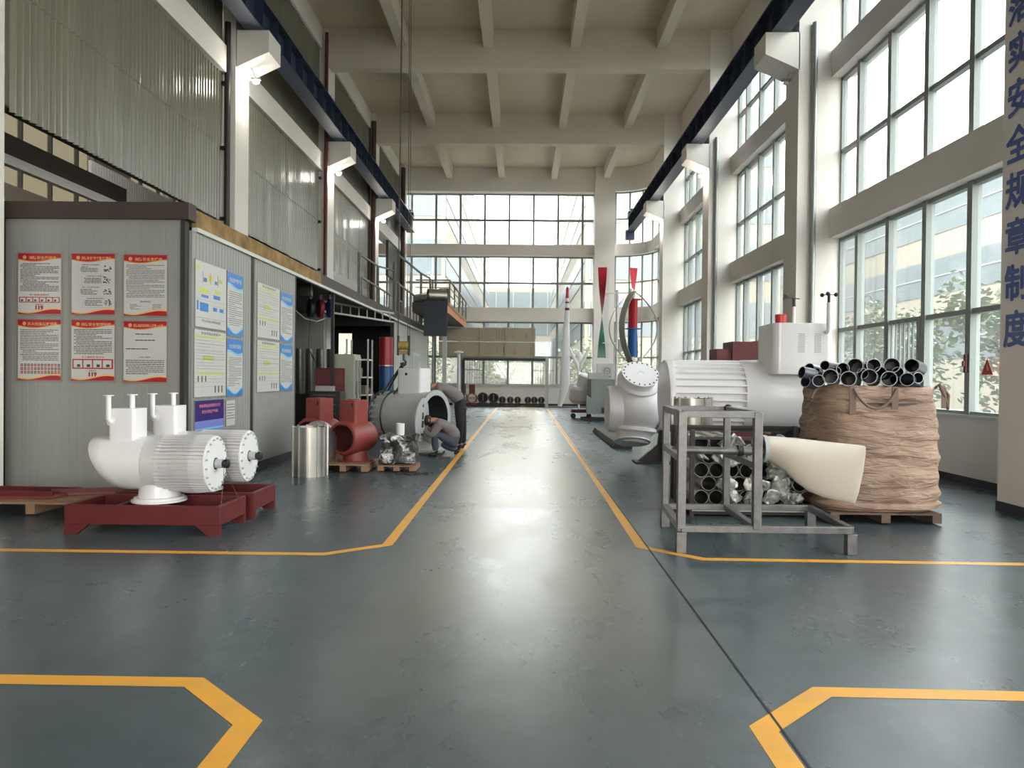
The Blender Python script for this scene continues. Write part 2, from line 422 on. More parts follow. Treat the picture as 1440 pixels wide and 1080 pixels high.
f = MB(); g = MB(); g.box(-13.31, -13.3, -9, 41, 6.4, 8.4)
for k in range(40): f.box(-13.34, -13.22, -9+k*1.25-.03, -9+k*1.25+.03, 6.4, 8.4)
window(f, g, gm=dusty)

# left wall : corrugated sheets and beams between the pillars
corr_m = mat('ribbed_translucent_sheet', (124, 121, 106), .22, var=.12, scale=.9, spec=.7, stretch=(1, 2, .3), bump=.5, bscale=3)
def corrugated(y0, y1, z0, z1, x=-6.62):
    mb = MB(); st = .034; N = int((y1-y0)/st); vs = []; zs = [z0, (z0+z1)/2-.01, (z0+z1)/2, z1]
    for i in range(N+1):
        y = y0+st*i; ph = (i % 4); dx = (0, .05, .05, 0)[ph]
        w = .02*noise.noise(Vector((y*1.7, 3, z0)))
        for j, z in enumerate(zs):
            ww = .02*noise.noise(Vector((y*2.1, z*2, 1)))*(1 if j in (0, 3) else .3)
            vs.append((x+dx+w+ww+(.012 if j >= 2 else 0), y, z))
    fs = [(4*i+j, 4*i+4+j, 4*i+5+j, 4*i+1+j) for i in range(N) for j in range(3)]
    return mb.add(vs, fs)
for i in range(1, 6):
    y0 = PY[i]+PW+(.24 if i == 2 else 0); y1 = PY[i+1]-.05 if i+1 < len(PY) else 39.7
    if i < 5:
        trim(corrugated(y0, y1, 4.93, 8.12), corr_m, smooth=20)
    trim(corrugated(y0, y1, 8.6, 12.0), corr_m, smooth=20)
    trim(MB().box(-6.95, -6.45, y0, y1, 8.1, 8.67), white_wall)
    trim(MB().box(-6.95, -6.5, y0, y1, 12.0, 12.7), white_wall)
    mb = MB()
    for z in (4.97, 6.5, 9.4, 10.9): mb.bar((-6.70, y0, z), (-6.70, y1, z), .06, .06)
    if i < 5: trim(mb, darkst)
# brackets ends of the purlins on the pillars
mb = MB()
for y in PY[2:6]:
    for z in (4.97, 6.5, 7.9): mb.box(-6.6, -6.5, y-.12, y-.02, z-.05, z+.02)
trim(mb, blk)
# lighter wall boards below the sheets in the third and fourth bays
panel_m = mat('white_sandwich_panel', (168, 168, 164), .38, var=.05, scale=1.2, stretch=(1, 1, .2))
def panelwall(mb, axis, a0, a1, c, z0, z1, th=.06, pitch=.95, m=0):
    """sandwich panel sheet with fine vertical flutes"""
    N = int(abs(a1-a0)/.105)
    for i in range(N):
        p = a0+(a1-a0)*i/N; q = a0+(a1-a0)*(i+1)/N; g = .012
        if axis == 'x':
            mb.box(p, q, c, c+th, z0, z1, m); mb.box(p+g, q-g, c-.003, c, z0, z1, m)
        else:
            mb.box(c-th, c, p, q, z0, z1, m); mb.box(c, c+.003, p+g, q-g, z0, z1, m)
for y0, y1, zt in ((25.05, 31.95, 5.15), (32.85, 36.0, 4.7)):
    trim(MB().box(-6.62, -6.5, y0, y1, 3.8, zt), panel_m)
trim(MB().box(-6.62, -6.5, 36.3, 39.7, 6.4, 8.1), darkst)
# space behind : light panel wall standing on the shed roof, rail and dark steel
mb = MB(); panelwall(mb, 'y', 15.6, 34, -9.0, 3.82, 6.0); trim(mb, mat('bright_white_panel', (236, 238, 240), .4), smooth=0)
trim(MB().box(-8.1, -7.98, -5, 22, 4.8, 4.95), mat('bright_rail_paint', (236, 236, 232), .35))
trim(MB().box(-8.5, -8.15, -5, 15.4, 5.0, 5.35), darkst)
trim(MB().box(-11, -7.1, 14.9, 15.1, 3.82, 4.7), mat('dim_grey_panel', (92, 90, 86), .6))

# ------------------------------------------------------------------ crane runway, corbels, lamps
def corbel(side, y):
    xt = 5.18 if side > 0 else -5.58; xr = 5.92 if side > 0 else -6.28
    return trim(MB().prism([(xr, 9.07), (xt, 9.07), (xt, 8.6), (xr, 8.27)], y, y+PW, 'y'), white_wall)
for y in PY: corbel(1, y); corbel(-1, y)
def runway(xc, y0, y1, label):
    r = thing('crane_runway_beam', label, 'crane beam', (xc, y0, 9.07)); Ln = y1-y0
    g = MB(); g.box(-.2, .2, 0, Ln, 0, .03); g.box(-.2, .2, 0, Ln, .66, .7); g.box(-.012, .012, 0, Ln, .03, .66)
    g.build('girder', navy, r, smooth=0)
    q = MB(); q.box(-.035, .035, 0, Ln, .7, .82); q.build('rail', darkst, r, smooth=0)
    k = 0
    s0 = MB().box(-.19, .19, -.008, .008, .03, .66)
    proto = s0.build('stiffener', navy, r, smooth=0); proto.location = (0, .4, 0)
    for j in range(1, int(Ln/1.0)):
        c = proto.copy(); COL.objects.link(c); c.parent = r; c.location = (0, .4+j*1.0, 0)
    e = MB(); e.box(-.16, .16, Ln-.35, Ln-.05, .7, 1.0); e.box(-.05, .05, Ln-.45, Ln-.05, .85, 1.12); e.build('end_stop', blackp, r)
    if xc > 0:
        e = MB(); e.box(-.22, .22, Ln-.02, Ln+.3, -.35, .12); e.build('end_plate', navy, r)
    return r
runway(5.5, -9, 39.0, 'dark navy crane runway girder on the corbels beside the tall right hand windows')
runway(-5.9, -9, 39.6, 'dark navy crane runway girder on the corbels above the ribbed sheeting on the left')
lamp_glow = mat('lamp_glow', (255, 250, 240), .5, emit=28)
def corbel_lamp(x, y, z, side, label, power=70, lit=True):
    r = thing('flood_lamp', label, 'lamp', (x, y, z), 0, None)
    MB().box(-.1, .1, -.04, .04, .0, .05).build('housing', mullion_m, r)
    MB().bar((0, 0, .04), (.12*side, 0, .3), .02).build('bracket', mullion_m, r)
    d = MB().ball((0, -.01, -.045), .075, 12, sc=(1, .8, .55)).build('bulb', lamp_glow if lit else sill_m, r)
    if power:
        l = bpy.data.lights.new('lamp_light', 'POINT'); l.energy = power; l.shadow_soft_size = .1; l.color = (1, .95, .86)
        o = bpy.data.objects.new('lamp_light', l); COL.objects.link(o); o.parent = r; o.location = (0, -.02, -.2)
    return r
for (x, y, z, sd, lb, pw) in ((-5.96, 16.7, 8.1, -1, 'bright flood lamp under the nearest left concrete corbel', 12),
        (-6.02, 24.5, 8.15, -1, 'bright flood lamp under the second left corbel, beside the red pipe', 12),
        (-6.0, 32.3, 8.2, -1, 'bright flood lamp under the third left corbel, above the scaffold frame', 12),
        (5.72, 24.5, 8.15, 1, 'bright flood lamp under the second right corbel from the camera', 10),
        (5.65, 32.3, 8.2, 1, 'bright flood lamp under the far right corbel by the curved corner', 10)):
    corbel_lamp(x, y, z, sd, lb, pw)
corbel_lamp(5.75, 16.75, 8.15, 1, 'unlit flood lamp tucked under the nearest right corbel', 0, False)
corbel_lamp(-7.7, 13.5, 8.3, -1, 'added unseen flood lamp brightening the neighbouring bay behind the ribbed sheets', 70)  # extra lamp out of view, added to brighten the panel behind the sheeting
MB_ = MB().box(-13, -6.95, 13.45, 13.55, 8.6, 8.75); trim(MB_, darkst)
# pipes on the pillars
def vpipe(name, x, y, z0, z1, r, m, label, clips=()):
    o = MB().cyl((0, 0, 0), (0, 0, z1-z0), r, n=14)
    for c in clips: o.cyl((0, 0, c), (0, 0, c+.04), r+.008, n=14)
    return tag(o.build(name, m, loc=(x, y, z0)), label, 'pipe')
redpipe = mat('red_pipe_paint', (96, 38, 32), .5); brownpipe = mat('brown_pipe_paint', (74, 50, 42), .6)
silver = mat('silver_drain_pipe', (150, 154, 152), .35, .5)
vpipe('fire_pipe', -6.34, 24.1, 3.8, 12.5, .055, redpipe, 'thin red vertical pipe on the second left pillar', (1, 3, 5))
vpipe('riser_pipe', -6.36, 31.88, 3.8, 12.3, .1, brownpipe, 'brown vertical pipe on the third left pillar, nearest the hall')
vpipe('riser_pipe', -6.6, 31.88, 3.8, 12.3, .1, brownpipe, 'brown vertical pipe on the third left pillar, next to the ribbed sheet')
vpipe('drain_pipe', 6.22, 16.33, 0, 9.25, .06, silver, 'silver vertical drain pipe on the nearest fully visible right pillar')
vpipe('drain_pipe', 6.12, 24.13, 0, 9.25, .06, silver, 'silver vertical drain pipe on the second right pillar, behind the red box')
vpipe('drain_pipe', -6.45, 16.33, 3.9, 9.2, .06, darkst, 'dark vertical pipe on the nearest left pillar')
vpipe('drain_pipe', -6.35, 39.7, 4, 12.5, .12, brownpipe, 'tall brown pipe in the far left corner of the hall')
# text on the near right pillar  (reads downward, faces the hall)
blue_paint = mat('blue_lettering', (78, 98, 160), .6)
def wall_text(ch, z, y, lb):
    mb = MB()
    for q, (dx, dz) in enumerate(((0, 0), (.014, 0), (-.014, 0), (0, .012), (0, -.012), (.01, .009), (-.01, .009), (.01, -.009), (-.01, -.009))): mb.text(ch, .46, dx, dz, -.0003*q, bold=0)
    return tag(mb.build('wall_character', blue_paint, loc=(5.894, y, z), rot=(0, 0, -PI/2), smooth=0), 'blue painted character on the near right pillar, '+lb, 'lettering', 'blue safety slogan on the pillar')
for k, ch in enumerate('落实安全规章制度'):
    # -X facing plane, local x runs toward -Y
    wall_text(ch, 2.23+(7-k)*.555, 9.1, ('cut off by the top of the view', 'uppermost whole one', 'third of the column from the top', 'fourth from the top, shaped like a tower', 'fifth from the top, made of two halves', 'third from the bottom', 'second from the bottom', 'lowest of the column')[k])
# hazard triangle on the near window
mb = MB(); mb.prism([(-.14, 0), (.14, 0), (0, .24)], 0, .004, 'y', 0)
mb.prism([(-.012, .06), (.05, .06), (0, .19)], -.003, 0, 'y', 1)
tag(mb.build('warning_sign', [mat('sign_red', (190, 50, 45), .5), mat('sign_pink', (220, 150, 140), .5)], loc=(6.80, 11.12, 1.69), rot=(0, 0, -PI/2), smooth=0), 'small red triangular warning sign stuck on the near right window', 'sign')
tag(MB().box(-.02, .02, -.03, .03, 0, .28).box(-.05, .0, -.02, .02, .1, .18).build('window_handle', redp, loc=(6.77, 11.6, 1.72)), 'dark red window catch on the near right mullion', 'handle')

# ------------------------------------------------------------------ cabin and mezzanine (left)
CXF = -4.42; CYF = 9.92
cab = thing('site_cabin', 'long grey sandwich panel cabin with brown roof beam, its walls covered in posters', 'cabin', (0, 0, 0))
cab_m = mat('cabin_panel', (148, 148, 143), .36, var=.07, scale=1.0, stretch=(1, 1, .25), spec=.5)
mb = MB(); panelwall(mb, 'x', -6.86, -4.52, CYF, .04, 3.62); mb.build('front_wall', cab_m, cab, smooth=0)
mb = MB(); panelwall(mb, 'x', -10.5, -6.9, CYF+.02, .04, 3.62); mb.build('front_wall', cab_m, cab, smooth=0)
mb = MB(); panelwall(mb, 'y', 10.02, 12.2, CXF, .12, 3.5); mb.build('side_wall', cab_m, cab, smooth=0)
mb = MB(); panelwall(mb, 'y', 12.38, 14.58, CXF, .12, 3.5); mb.build('side_wall', cab_m, cab, smooth=0)
for q in ((-4.52, -4.46, 9.9, 10.02, 0, 3.62), (-4.5, -4.44, 12.2, 12.38, 0, 3.5), (-4.52, -4.42, 14.58, 14.66, 0, 3.5), (-6.9, -6.86, CYF-.01, CYF+.05, 0, 3.62)): MB().box(*q).build('frame_post', darkst, cab)
MB().box(-4.55, -4.46, 10, 14.6, 0, .12).build('bottom_rail', darkst, cab)
MB().box(-10.5, -4.40, CYF-.06, CYF+.18, 3.62, 3.84).build('roof_beam', brown, cab)
MB().box(-4.62, -4.5, 10.02, 14.5, .1, 3.5).build('inner_lining', cab_m, cab)
MB().box(-10.5, -4.6, 14.5, 14.6, 0, 3.5).build('rear_wall', mat('dim_cabin_lining', (110, 108, 102), .6), cab)
mz = thing('mezzanine_deck', 'long mezzanine deck running back above the open workshop bays on the left', 'mezzanine', (0, 0, 0))
MB().box(-10.5, -4.46, 10.1, 36, 3.56, 3.78).build('deck', brown, mz)
MB().box(-4.46, -4.40, 10.1, 16.4, 3.56, 3.79).build('foam_edge', foam, mz)
MB().box(-4.46, -4.40, 16.4, 36, 3.56, 3.79).build('fascia', brown, mz)
MB().box(-4.46, -4.38, 10.1, 36, 3.50, 3.555).build('white_edge_trim', whitetrim, mz)
for (x, y) in ((-4.52, 17.9), (-4.55, 26.3), (-9, 17.2), (-9, 26.3), (-4.55, 36)):
    w_ = .035 if y < 18 else .06; MB().box(x-w_, x+w_, y-w_, y+w_, 0, 3.56).build('post', blackp, mz)
for y in (16.4, 26.3, 31): MB().box(-10.3, -4.6, y-.08, y+.08, 3.3, 3.56).build('joist', darkst, mz)
# workshop interior walls
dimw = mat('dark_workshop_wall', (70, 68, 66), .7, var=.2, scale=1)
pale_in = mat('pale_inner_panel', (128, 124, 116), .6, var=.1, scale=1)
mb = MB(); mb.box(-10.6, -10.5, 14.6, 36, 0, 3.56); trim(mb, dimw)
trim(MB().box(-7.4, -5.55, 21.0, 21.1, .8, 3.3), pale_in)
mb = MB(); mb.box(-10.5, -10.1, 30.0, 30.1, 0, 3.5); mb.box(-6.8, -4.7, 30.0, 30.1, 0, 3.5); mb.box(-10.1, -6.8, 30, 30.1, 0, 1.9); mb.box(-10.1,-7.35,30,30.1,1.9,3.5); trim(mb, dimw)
# white door panels of the far bay
ds = thing('panel_partition', 'white panelled partition with two door leaves under the far end of the mezzanine', 'partition', (-4.5, 26.4, 0))
MB().box(-.06, 0, 0, 9.5, 0, 3.5).build('wall_panel', panel_m, ds)
for a in (1.9, 4.6):
    d = MB().box(0, .03, a, a+1.9, 0, 2.55).build('door_leaf', mat('pale_door', (186, 186, 182), .4), ds, bevel=.01)
    MB().box(.03, .07, a+.2, a+.24, 1.0, 1.2).build('door_handle', darkst, d)
    f = MB()
    for u, v in ((a+.2, a+.9), (a+1.0, a+1.7)): f.box(.03, .036, u, v, 1.5, 2.4)
    f.build('door_window', mat('dull_window_glass', (150, 158, 158), .2), d)
# yellow/black items on the mezzanine : railings
rail_m = mat('grey_railing_paint', (118, 116, 112), .5)
def railing(name, p0, p1, h, step, label, m=rail_m, mids=0, w=.045):
    p0 = Vector(p0); p1 = Vector(p1); r = thing(name, label, 'railing', p0); d = p1-p0; n_ = max(1, int(d.length/step))
    MB().bar((0, 0, h), (d.x, d.y, d.z+h), w+.01).build('top_rail', m, r)
    MB().bar((0, 0, .06), (d.x, d.y, d.z+.06), w*.8).build('bottom_rail', m, r)
    for j in range(mids):
        z = h*(j+1)/(mids+1); MB().bar((0, 0, z), (d.x, d.y, d.z+z), w*.6).build('middle_rail', m, r)
    q = MB().box(-w/2, w/2, -w/2, w/2, 0, h).build('baluster', m, r, smooth=0)
    for i in range(1, n_+1):
        c = q.copy(); COL.objects.link(c); c.parent = r; c.location = d*(i/n_)
    return r
railing('balcony_railing', (-4.5, 26.6, 3.79), (-4.5, 34.6, 3.79), 1.1, .85, 'grey balustrade along the mezzanine edge nearest the navy platform box')
railing('balcony_railing', (-5.7, 26.6, 3.79), (-5.7, 35.4, 3.79), 1.25, 1.0, 'grey balustrade set further back on the mezzanine, behind the front one')
fr = thing('scaffold_frame', 'tall grey welded frame standing on the mezzanine near the third left pillar', 'frame', (-6.1, 28, 3.79))
for (x, y, h) in ((0, 0, 2.35), (.12, 3.0, 2.3), (.55, 4.4, 2.65)): MB().box(x-.05, x+.05, y-.05, y+.05, 0, h).build('post', rail_m, fr)
MB().bar((0, 0, 2.3), (.12, 3, 2.28), .06).build('rail', rail_m, fr)
MB().bar((.12, 3, 2.28), (.55, 4.4, 2.3), .06).build('rail', rail_m, fr)
fr = thing('scaffold_frame', 'tall grey welded frame on the mezzanine beside the railed platform', 'frame', (-5.35, 32.2, 3.79))
for (x, y, h) in ((0, 0, 3.0), (.55, 3.3, 2.6), (.95, 3.6, 2.4)): MB().box(x-.05, x+.05, y-.05, y+.05, 0, h).build('post', rail_m, fr)
MB().bar((0, 0, 2.95), (.55, 3.3, 2.6), .07).build('rail', rail_m, fr)
MB().bar((.55, 3.3, 2.6), (.95, 3.6, 2.4), .07).build('rail', rail_m, fr)
# railed platform
pf = thing('loading_platform', 'raised platform with navy front panel and orange edge, railed, before the back windows', 'platform', (0, 30, 0))
orange = mat('orange_slab_edge', (196, 132, 100), .7, var=.15, scale=2)
MB().box(-4.4, -3.02, 0, 9.9, 4.12, 4.5).build('slab', darkst, pf)
MB().box(-3.02, -2.99, 0, 9.9, 4.12, 4.4).build('edge', orange, pf)
MB().box(-3.05, -2.97, 0, 9.9, 4.4, 4.54).build('foam_edge', foam, pf)
MB().box(-3.93, -3.0, -.06, 0, 3.16, 4.56).build('front_panel', mat('navy_panel', (34, 44, 56), .5), pf)
MB().cyl((-3.62, .6, 0), (-3.62, .6, 4.12), .05).build('support_post', galv, pf)
MB().box(-3.22, -3.06, .4, .56, 0, 4.12).build('support_post', gryp, pf)
MB().box(-3.22, -3.06, 9, 9.16, 0, 4.12).build('support_post', gryp, pf)
for z in (4.9, 5.2, 5.5):
    o = MB(); o.bar((-3.0, .9, z), (-3.0, 9.8, z), .05 if z > 5.4 else .03); o.bar((-4.4, .9, z), (-3.0, .9, z), .05 if z > 5.4 else .03)
    o.build('railing_rail', rail_m, pf)
for y in (.9, 3.1, 5.4, 7.6, 9.8): MB().box(-3.03, -2.97, y-.03, y+.03, 4.54, 5.5).build('railing_post', rail_m, pf)
MB().box(-3.73, -3.67, .87, .93, 4.5, 5.5).build('railing_post', rail_m, pf)
d = MB().lathe((-3.45, 30.5, 4.83), (1, .35, 0), [(-.4, .26), (.35, .26), (.35, .2), (-.3, .2)], 20, cap=False)
tag(d.build('duct_section', steel), 'short shiny metal duct lying on the railed platform', 'duct')
d = MB().lathe((-4.15, 31.4, 4.8), (1, -.5, .1), [(-.35, .2), (.3, .24), (.3, .2), (-.3, .17)], 20, cap=False)
tag(d.build('duct_section', steel), 'smaller metal duct piece at the left end of the railed platform', 'duct')
bx = thing('equipment_box', 'grey louvred equipment box standing on the railed platform', 'box', (-3.3, 31.5, 4.5))
MB().box(-.18, .22, -.2, .2, 0, .72).build('body', mat('grey_equipment', (104, 100, 94), .6), bx, bevel=.02)
o = MB()
for k in range(6): o.box(-.14, .18, -.215, -.2, .1+k*.1, .14+k*.1)
o.build('louvre', darkst, bx)

# ------------------------------------------------------------------ posters
pw = mat('poster_white', (196, 194, 190), .3); pr = mat('poster_red', (168, 32, 44), .3); pt = mat('poster_text', (70, 68, 74), .4)
po = mat('poster_orange', (214, 132, 50), .3); pg = mat('poster_gold', (226, 178, 120), .3); pf_ = mat('poster_frame_silver', (150, 148, 142), .3, .4)
pb = mat('poster_blue', (46, 122, 196), .3); plb = mat('poster_pale_blue', (130, 190, 226), .3); py_ = mat('poster_yellow', (196, 200, 100), .3)
ppu = mat('poster_purple', (52, 34, 110), .3); pnk = mat('poster_pink', (226, 130, 150), .4); pvi = mat('poster_lilac', (120, 130, 200), .3); pdr = mat('poster_digits', (140, 24, 32), .4)
PM = [pf_, pw, pr, pt, po, pg, pb, plb, py_, ppu, pnk, pvi, pdr]
def wave_band(mb, w, z0, z1, amp, y, m, flip=False, N=16, ph=0):
    """band between straight edge z0 and a wavy edge around z1"""
    vs = []
    for i in range(N+1):
        x = -w/2+w*i/N; zz = z1+amp*math.sin(i/N*PI*1.6+ph); vs += [(x, y, z0), (x, y, zz)]
    fs = [(2*i, 2*i+2, 2*i+3, 2*i+1) if z1 > z0 else (2*i, 2*i+1, 2*i+3, 2*i+2) for i in range(N)]
    mb.add(vs, fs, m)
def lines(mb, x0, x1, z0, z1, n, y, m=3, fill=.45, rnd=None, dens=1):
    rnd = rnd or random; st = (z0-z1)/n
    for i in range(n):
        z = z0-st*(i+.5); a = x0+(rnd.random() < .3)*(x1-x0)*.06; e = x1 if rnd.random() < .65 else x0+(x1-x0)*(.4+.5*rnd.random())
        x = a
        while x < e:
            L_ = min(e-x, .02+.05*rnd.random()); mb.rect(x, x+L_, z-st*fill/2, z+st*fill/2, y, m); x += L_+.006
def red_poster(kind, title, label, cx, z0):
    w, h = .60, .83; mb = MB(); R = random.Random(kind*7+1)
    mb.box(-w/2, w/2, 0, .012, 0, h, 0); e = w-.03; Y = -.001
    mb.rect(-e/2, e/2, .015, h-.015, Y, 1)
    wave_band(mb, e, h-.015, h-.105, .022, Y-.0006, 4, ph=PI*.9); wave_band(mb, e, h-.015, h-.092, .022, Y-.0012, 2, ph=PI*.9)
    wave_band(mb, e, .015, .07, .03, Y-.0006, 5, ph=PI*1.15); wave_band(mb, e, .015, .05, .028, Y-.0012, 2, ph=PI*1.15)
    yt = Y-.002
    mb.lathe((-e/2+.085, yt, h-.068), (0, -1, 0), [(0, .014), (0, .024)], 14, 5, cap=False); mb.rect(-e/2+.075, -e/2+.095, h-.075, h-.06, yt, 5)
    mb.text(title, .046, .04, h-.072, yt, 5, width=min(.40, .052*len(title)))
    a, c = -e/2+.03, e/2-.03
    if kind == 0:
        lines(mb, a, c, h-.14, h-.52, 19, yt, rnd=R)
        mb.rect(-.27, .27, h-.665, h-.59, yt, 2)
        for k in range(6): mb.rect(-.258+k*.088, -.182+k*.088, h-.655, h-.60, yt-.0006, 1); mb.rect(-.245+k*.088, -.215+k*.088, h-.648, h-.625, yt-.001, 3)
        mb.text('第一道消防安全提示', .022, 0, h-.562, yt, 2, width=.26); mb.text('报警电话', .016, 0, h-.69, yt, 12, width=.1); [mb.text('119', .078, dx_, h-.732, yt-.0002*q_, 12, bold=.02) for q_, dx_ in enumerate((0, .003, -.003))]
    elif kind == 1:
        for k, (tt, ox) in enumerate((('检查消除火灾隐患能力', 0), ('扑救初起火灾能力', .05), ('组织人员疏散逃生能力', 0), ('消防宣传教育培训能力', .06))):
            z = h-.16-k*.148; mb.text(tt, .02, ox-.03, z, yt, 3, width=.24); lines(mb, -.17+ox, .06+ox, z-.02, z-.1, 4, yt, rnd=R)
            for q in range(14): x = .13+.1*R.random(); zz = z-.015-.08*R.random(); mb.rect(x, x+.022, zz, zz+.012, yt, 3)
            mb.rect(-.2+ox, -.198+ox, z-.12, z, yt, 0); mb.rect(-.2+ox, .24, z-.121, z-.119, yt, 0)
    elif kind == 2:
        lines(mb, a, c, h-.14, h-.58, 20, yt, rnd=R, fill=.34); mb.text('消防应急电话', .022, 0, h-.63, yt, 3, width=.14)
        lines(mb, a+.05, a+.2, h-.66, h-.74, 4, yt, rnd=R, fill=.3); lines(mb, c-.16, c-.04, h-.66, h-.74, 4, yt, rnd=R, fill=.3)
    elif kind == 3:
        lines(mb, a, c, h-.14, h-.56, 18, yt, rnd=R, fill=.38)
        for q in range(3):
            for k in range(12):
                x = a+.008+k*.045; z = h-.635-q*.048; mb.rect(x, x+.03, z, z+.036, yt, (2, 3, 2, 3, 12)[(k*3+q) % 5]); mb.rect(x+.009, x+.021, z+.01, z+.024, yt-.0006, 1)
    elif kind == 4:
        lines(mb, a, c, h-.13, h-.47, 15, yt, rnd=R, fill=.42); mb.text('灭火器的使用方法', .026, 0, h-.505, yt, 2, width=.3)
        mb.rect(-.27, .27, h-.66, h-.53, yt, 2)
        for k in range(4): mb.rect(-.255+k*.13, -.14+k*.13, h-.645, h-.545, yt-.0006, 1); mb.rect(-.21+k*.13, -.165+k*.13, h-.635, h-.60, yt-.001, 3)
        mb.text('报警电话', .016, 0, h-.685, yt, 12, width=.1); [mb.text('119', .078, dx_, h-.732, yt-.0002*q_, 12, bold=.02) for q_, dx_ in enumerate((0, .003, -.003))]
    else:
        lines(mb, -.13, .13, h-.17, h-.2, 1, yt, rnd=R, fill=.4); lines(mb, -.13, .13, h-.25, h-.28, 1, yt, rnd=R, fill=.4); lines(mb, a, c, h-.36, h-.4, 1, yt, rnd=R, fill=.3)
        mb.text('应急小组职责', .02, 0, h-.49, yt, 3, width=.14); lines(mb, a, c, h-.52, h-.72, 8, yt, rnd=R, fill=.4)
    o = mb.build('safety_poster', PM, loc=(cx, CYF-.017, z0), smooth=0)
    return tag(o, label, 'poster')
for k, (ti, lb, cx, z0) in enumerate((
        ('消防安全承诺书', 'red framed fire safety poster with picture strip and 119, top left of the six', -6.395, 2.345),
        ('消防安全“四个能力”建设', 'red framed poster with four illustrated paragraphs, top middle of the six', -5.68, 2.345),
        ('消防安全责任书', 'red framed text poster at the top right of the six, nearest the cabin corner', -4.985, 2.335),
        ('灭火应急疏散预案', 'red framed poster with three rows of small pictograms, bottom left of the six', -6.395, 1.47),
        ('消防安全管理制度', 'red framed poster with four pictures and 119, bottom middle of the six', -5.68, 1.47),
        ('消防组织机构和人员第一小组', 'red framed sparse text poster at the bottom right of the six', -4.985, 1.46))):
    red_poster(k, ti, lb, cx, z0)
def side_poster(y0, y1, z0, z1, fn, label, seed=1):
    w = y1-y0; h = z1-z0; mb = MB(); mb.box(-w/2, w/2, 0, .012, 0, h, 0); mb.rect(-w/2+.012, w/2-.012, .012, h-.012, -.001, 1)
    fn(mb, w, h, -.002, random.Random(seed))
    return tag(mb.build('notice_board', PM, loc=(CXF+.018, (y0+y1)/2, z0), rot=(0, 0, PI/2), smooth=0), label, 'poster')
def f_blue(title):
    def f(mb, w, h, y, R):
        e = w-.024
        wave_band(mb, e, h-.012, h-.235, .03, y, 7, ph=PI*.4); wave_band(mb, e, h-.012, h-.2, .03, y-.0006, 6, ph=PI*.4)
        wave_band(mb, e, .012, .12, .06, y, 7, ph=PI*.7); wave_band(mb, e, .012, .09, .05, y-.0006, 6, ph=PI*.7)
        mb.text(title, .07, 0, h-.12, y-.0014, 1, width=e*.75); lines(mb, -e/2+.04, e/2-.04, h-.28, .16, 17, y, rnd=R, fill=.3)
    return f
def f_chart(title):
    def f(mb, w, h, y, R):
        mb.text(title, .045, 0, h-.05, y, 3, width=w*.6)
        for z in (h-.1, h*.36): mb.rect(-w/2+.03, w/2-.03, z-.014, z+.014, y, 8)
        for z in (h-.15, h-.2, h-.3, h-.4, h*.36-.08, h*.36-.13, h*.36-.19): mb.rect(-w/2+.03, w/2-.03, z, z+.003, y, 0)
        for x in (-w*.25, w*.08): mb.rect(x, x+.003, .06, h-.1, y, 0)
        mb.rect(-w*.24, w*.07, h-.42, h-.36, y, 8); lines(mb, -w/2+.05, w/2-.06, h-.13, h*.4, 10, y, rnd=R, fill=.14, m=0)
        for k in range(3): mb.rect(-w*.4+k*.12, -w*.4+.035+k*.12, h*.36-.12, h*.36-.04, y-.0006, 3)
        for k in range(3): mb.rect(w*.12+k*.12, w*.12+.04+k*.12, .06, .16, y-.0006, 3)
    return f
def f_flow(mb, w, h, y, R):
    mb.rect(-w/2+.04, -w/2+.14, h-.13, h-.06, y, 8)
    for k in range(9): mb.rect(-w*.28+k*.085, -w*.28+.012+k*.085, h-.3, h-.14, y, 5 if k % 3 else 3)
    for z in (.42, .36): mb.rect(-w/2+.05, w/2-.05, h*z, h*z+.003, y, 0)
    for (a, c, z, zz, m) in ((-.38, -.08, .52, .6, 8), (.1, .3, .55, .62, 8), (-.32, -.1, .46, .5, 6), (.06, .28, .47, .53, 6), (-.45, -.4, .26, .4, 6), (-.36, -.1, .25, .38, 6), (.05, .18, .28, .34, 6), (.26, .4, .28, .34, 6), (-.25, -.15, .7, .76, 6), (.1, .18, .7, .75, 6), (-.1, 0, .72, .82, 8), (.2, .36, .74, .8, 8)):
        mb.rect(a*w, c*w, z*h, zz*h, y, m)
    mb.rect(-w/2+.03, w/2-.03, h*.15, h*.154, y, 3); mb.text('海力公司安全管理流程图', .04, 0, h*.11, y, 3, width=w*.6)
def f_purple(mb, w, h, y, R):
    e = w-.024; mb.rect(-e/2, e/2, h*.55, h-.012, y, 9); mb.rect(-e/2, e/2, .012, h*.55, y, 11)
    mb.text('新能源装备制造股份公司', .05, 0, h*.87, y-.001, 10, width=e*.72); mb.text('安全文明生产车间', .05, 0, h*.74, y-.001, 10, width=e*.55)
    for k in range(3): mb.rect(-e/2, e/2, h*(.1+.13*k), h*(.13+.13*k), y-.0006, 7)
def f_paper(mb, w, h, y, R): lines(mb, -w/2+.03, w/2-.03, h-.05, .1, 6, y, rnd=R, fill=.25)
side_poster(10.08, 11.15, 2.22, 3.14, f_flow, 'white notice board with blue and yellow flow chart near the cabin corner', 1)
side_poster(10.06, 11.15, 1.26, 2.20, f_chart('安全风险点告知卡'), 'white table notice below the flow chart on the cabin side', 2)
side_poster(11.18, 11.82, 2.16, 3.13, f_blue('安全生产责任制'), 'blue headed text poster beside the flow chart, upper one', 3)
side_poster(11.18, 11.82, 1.24, 2.13, f_blue('安全操作规程'), 'blue headed text poster below the other blue one, above the small white paper', 4)
side_poster(12.46, 13.62, 2.20, 3.13, f_chart('岗位风险告知卡'), 'white table notice at the top of the second cabin panel', 5)
side_poster(12.46, 13.62, 1.28, 2.17, f_chart('安全风险告知卡'), 'white table notice at the bottom of the second cabin panel', 6)
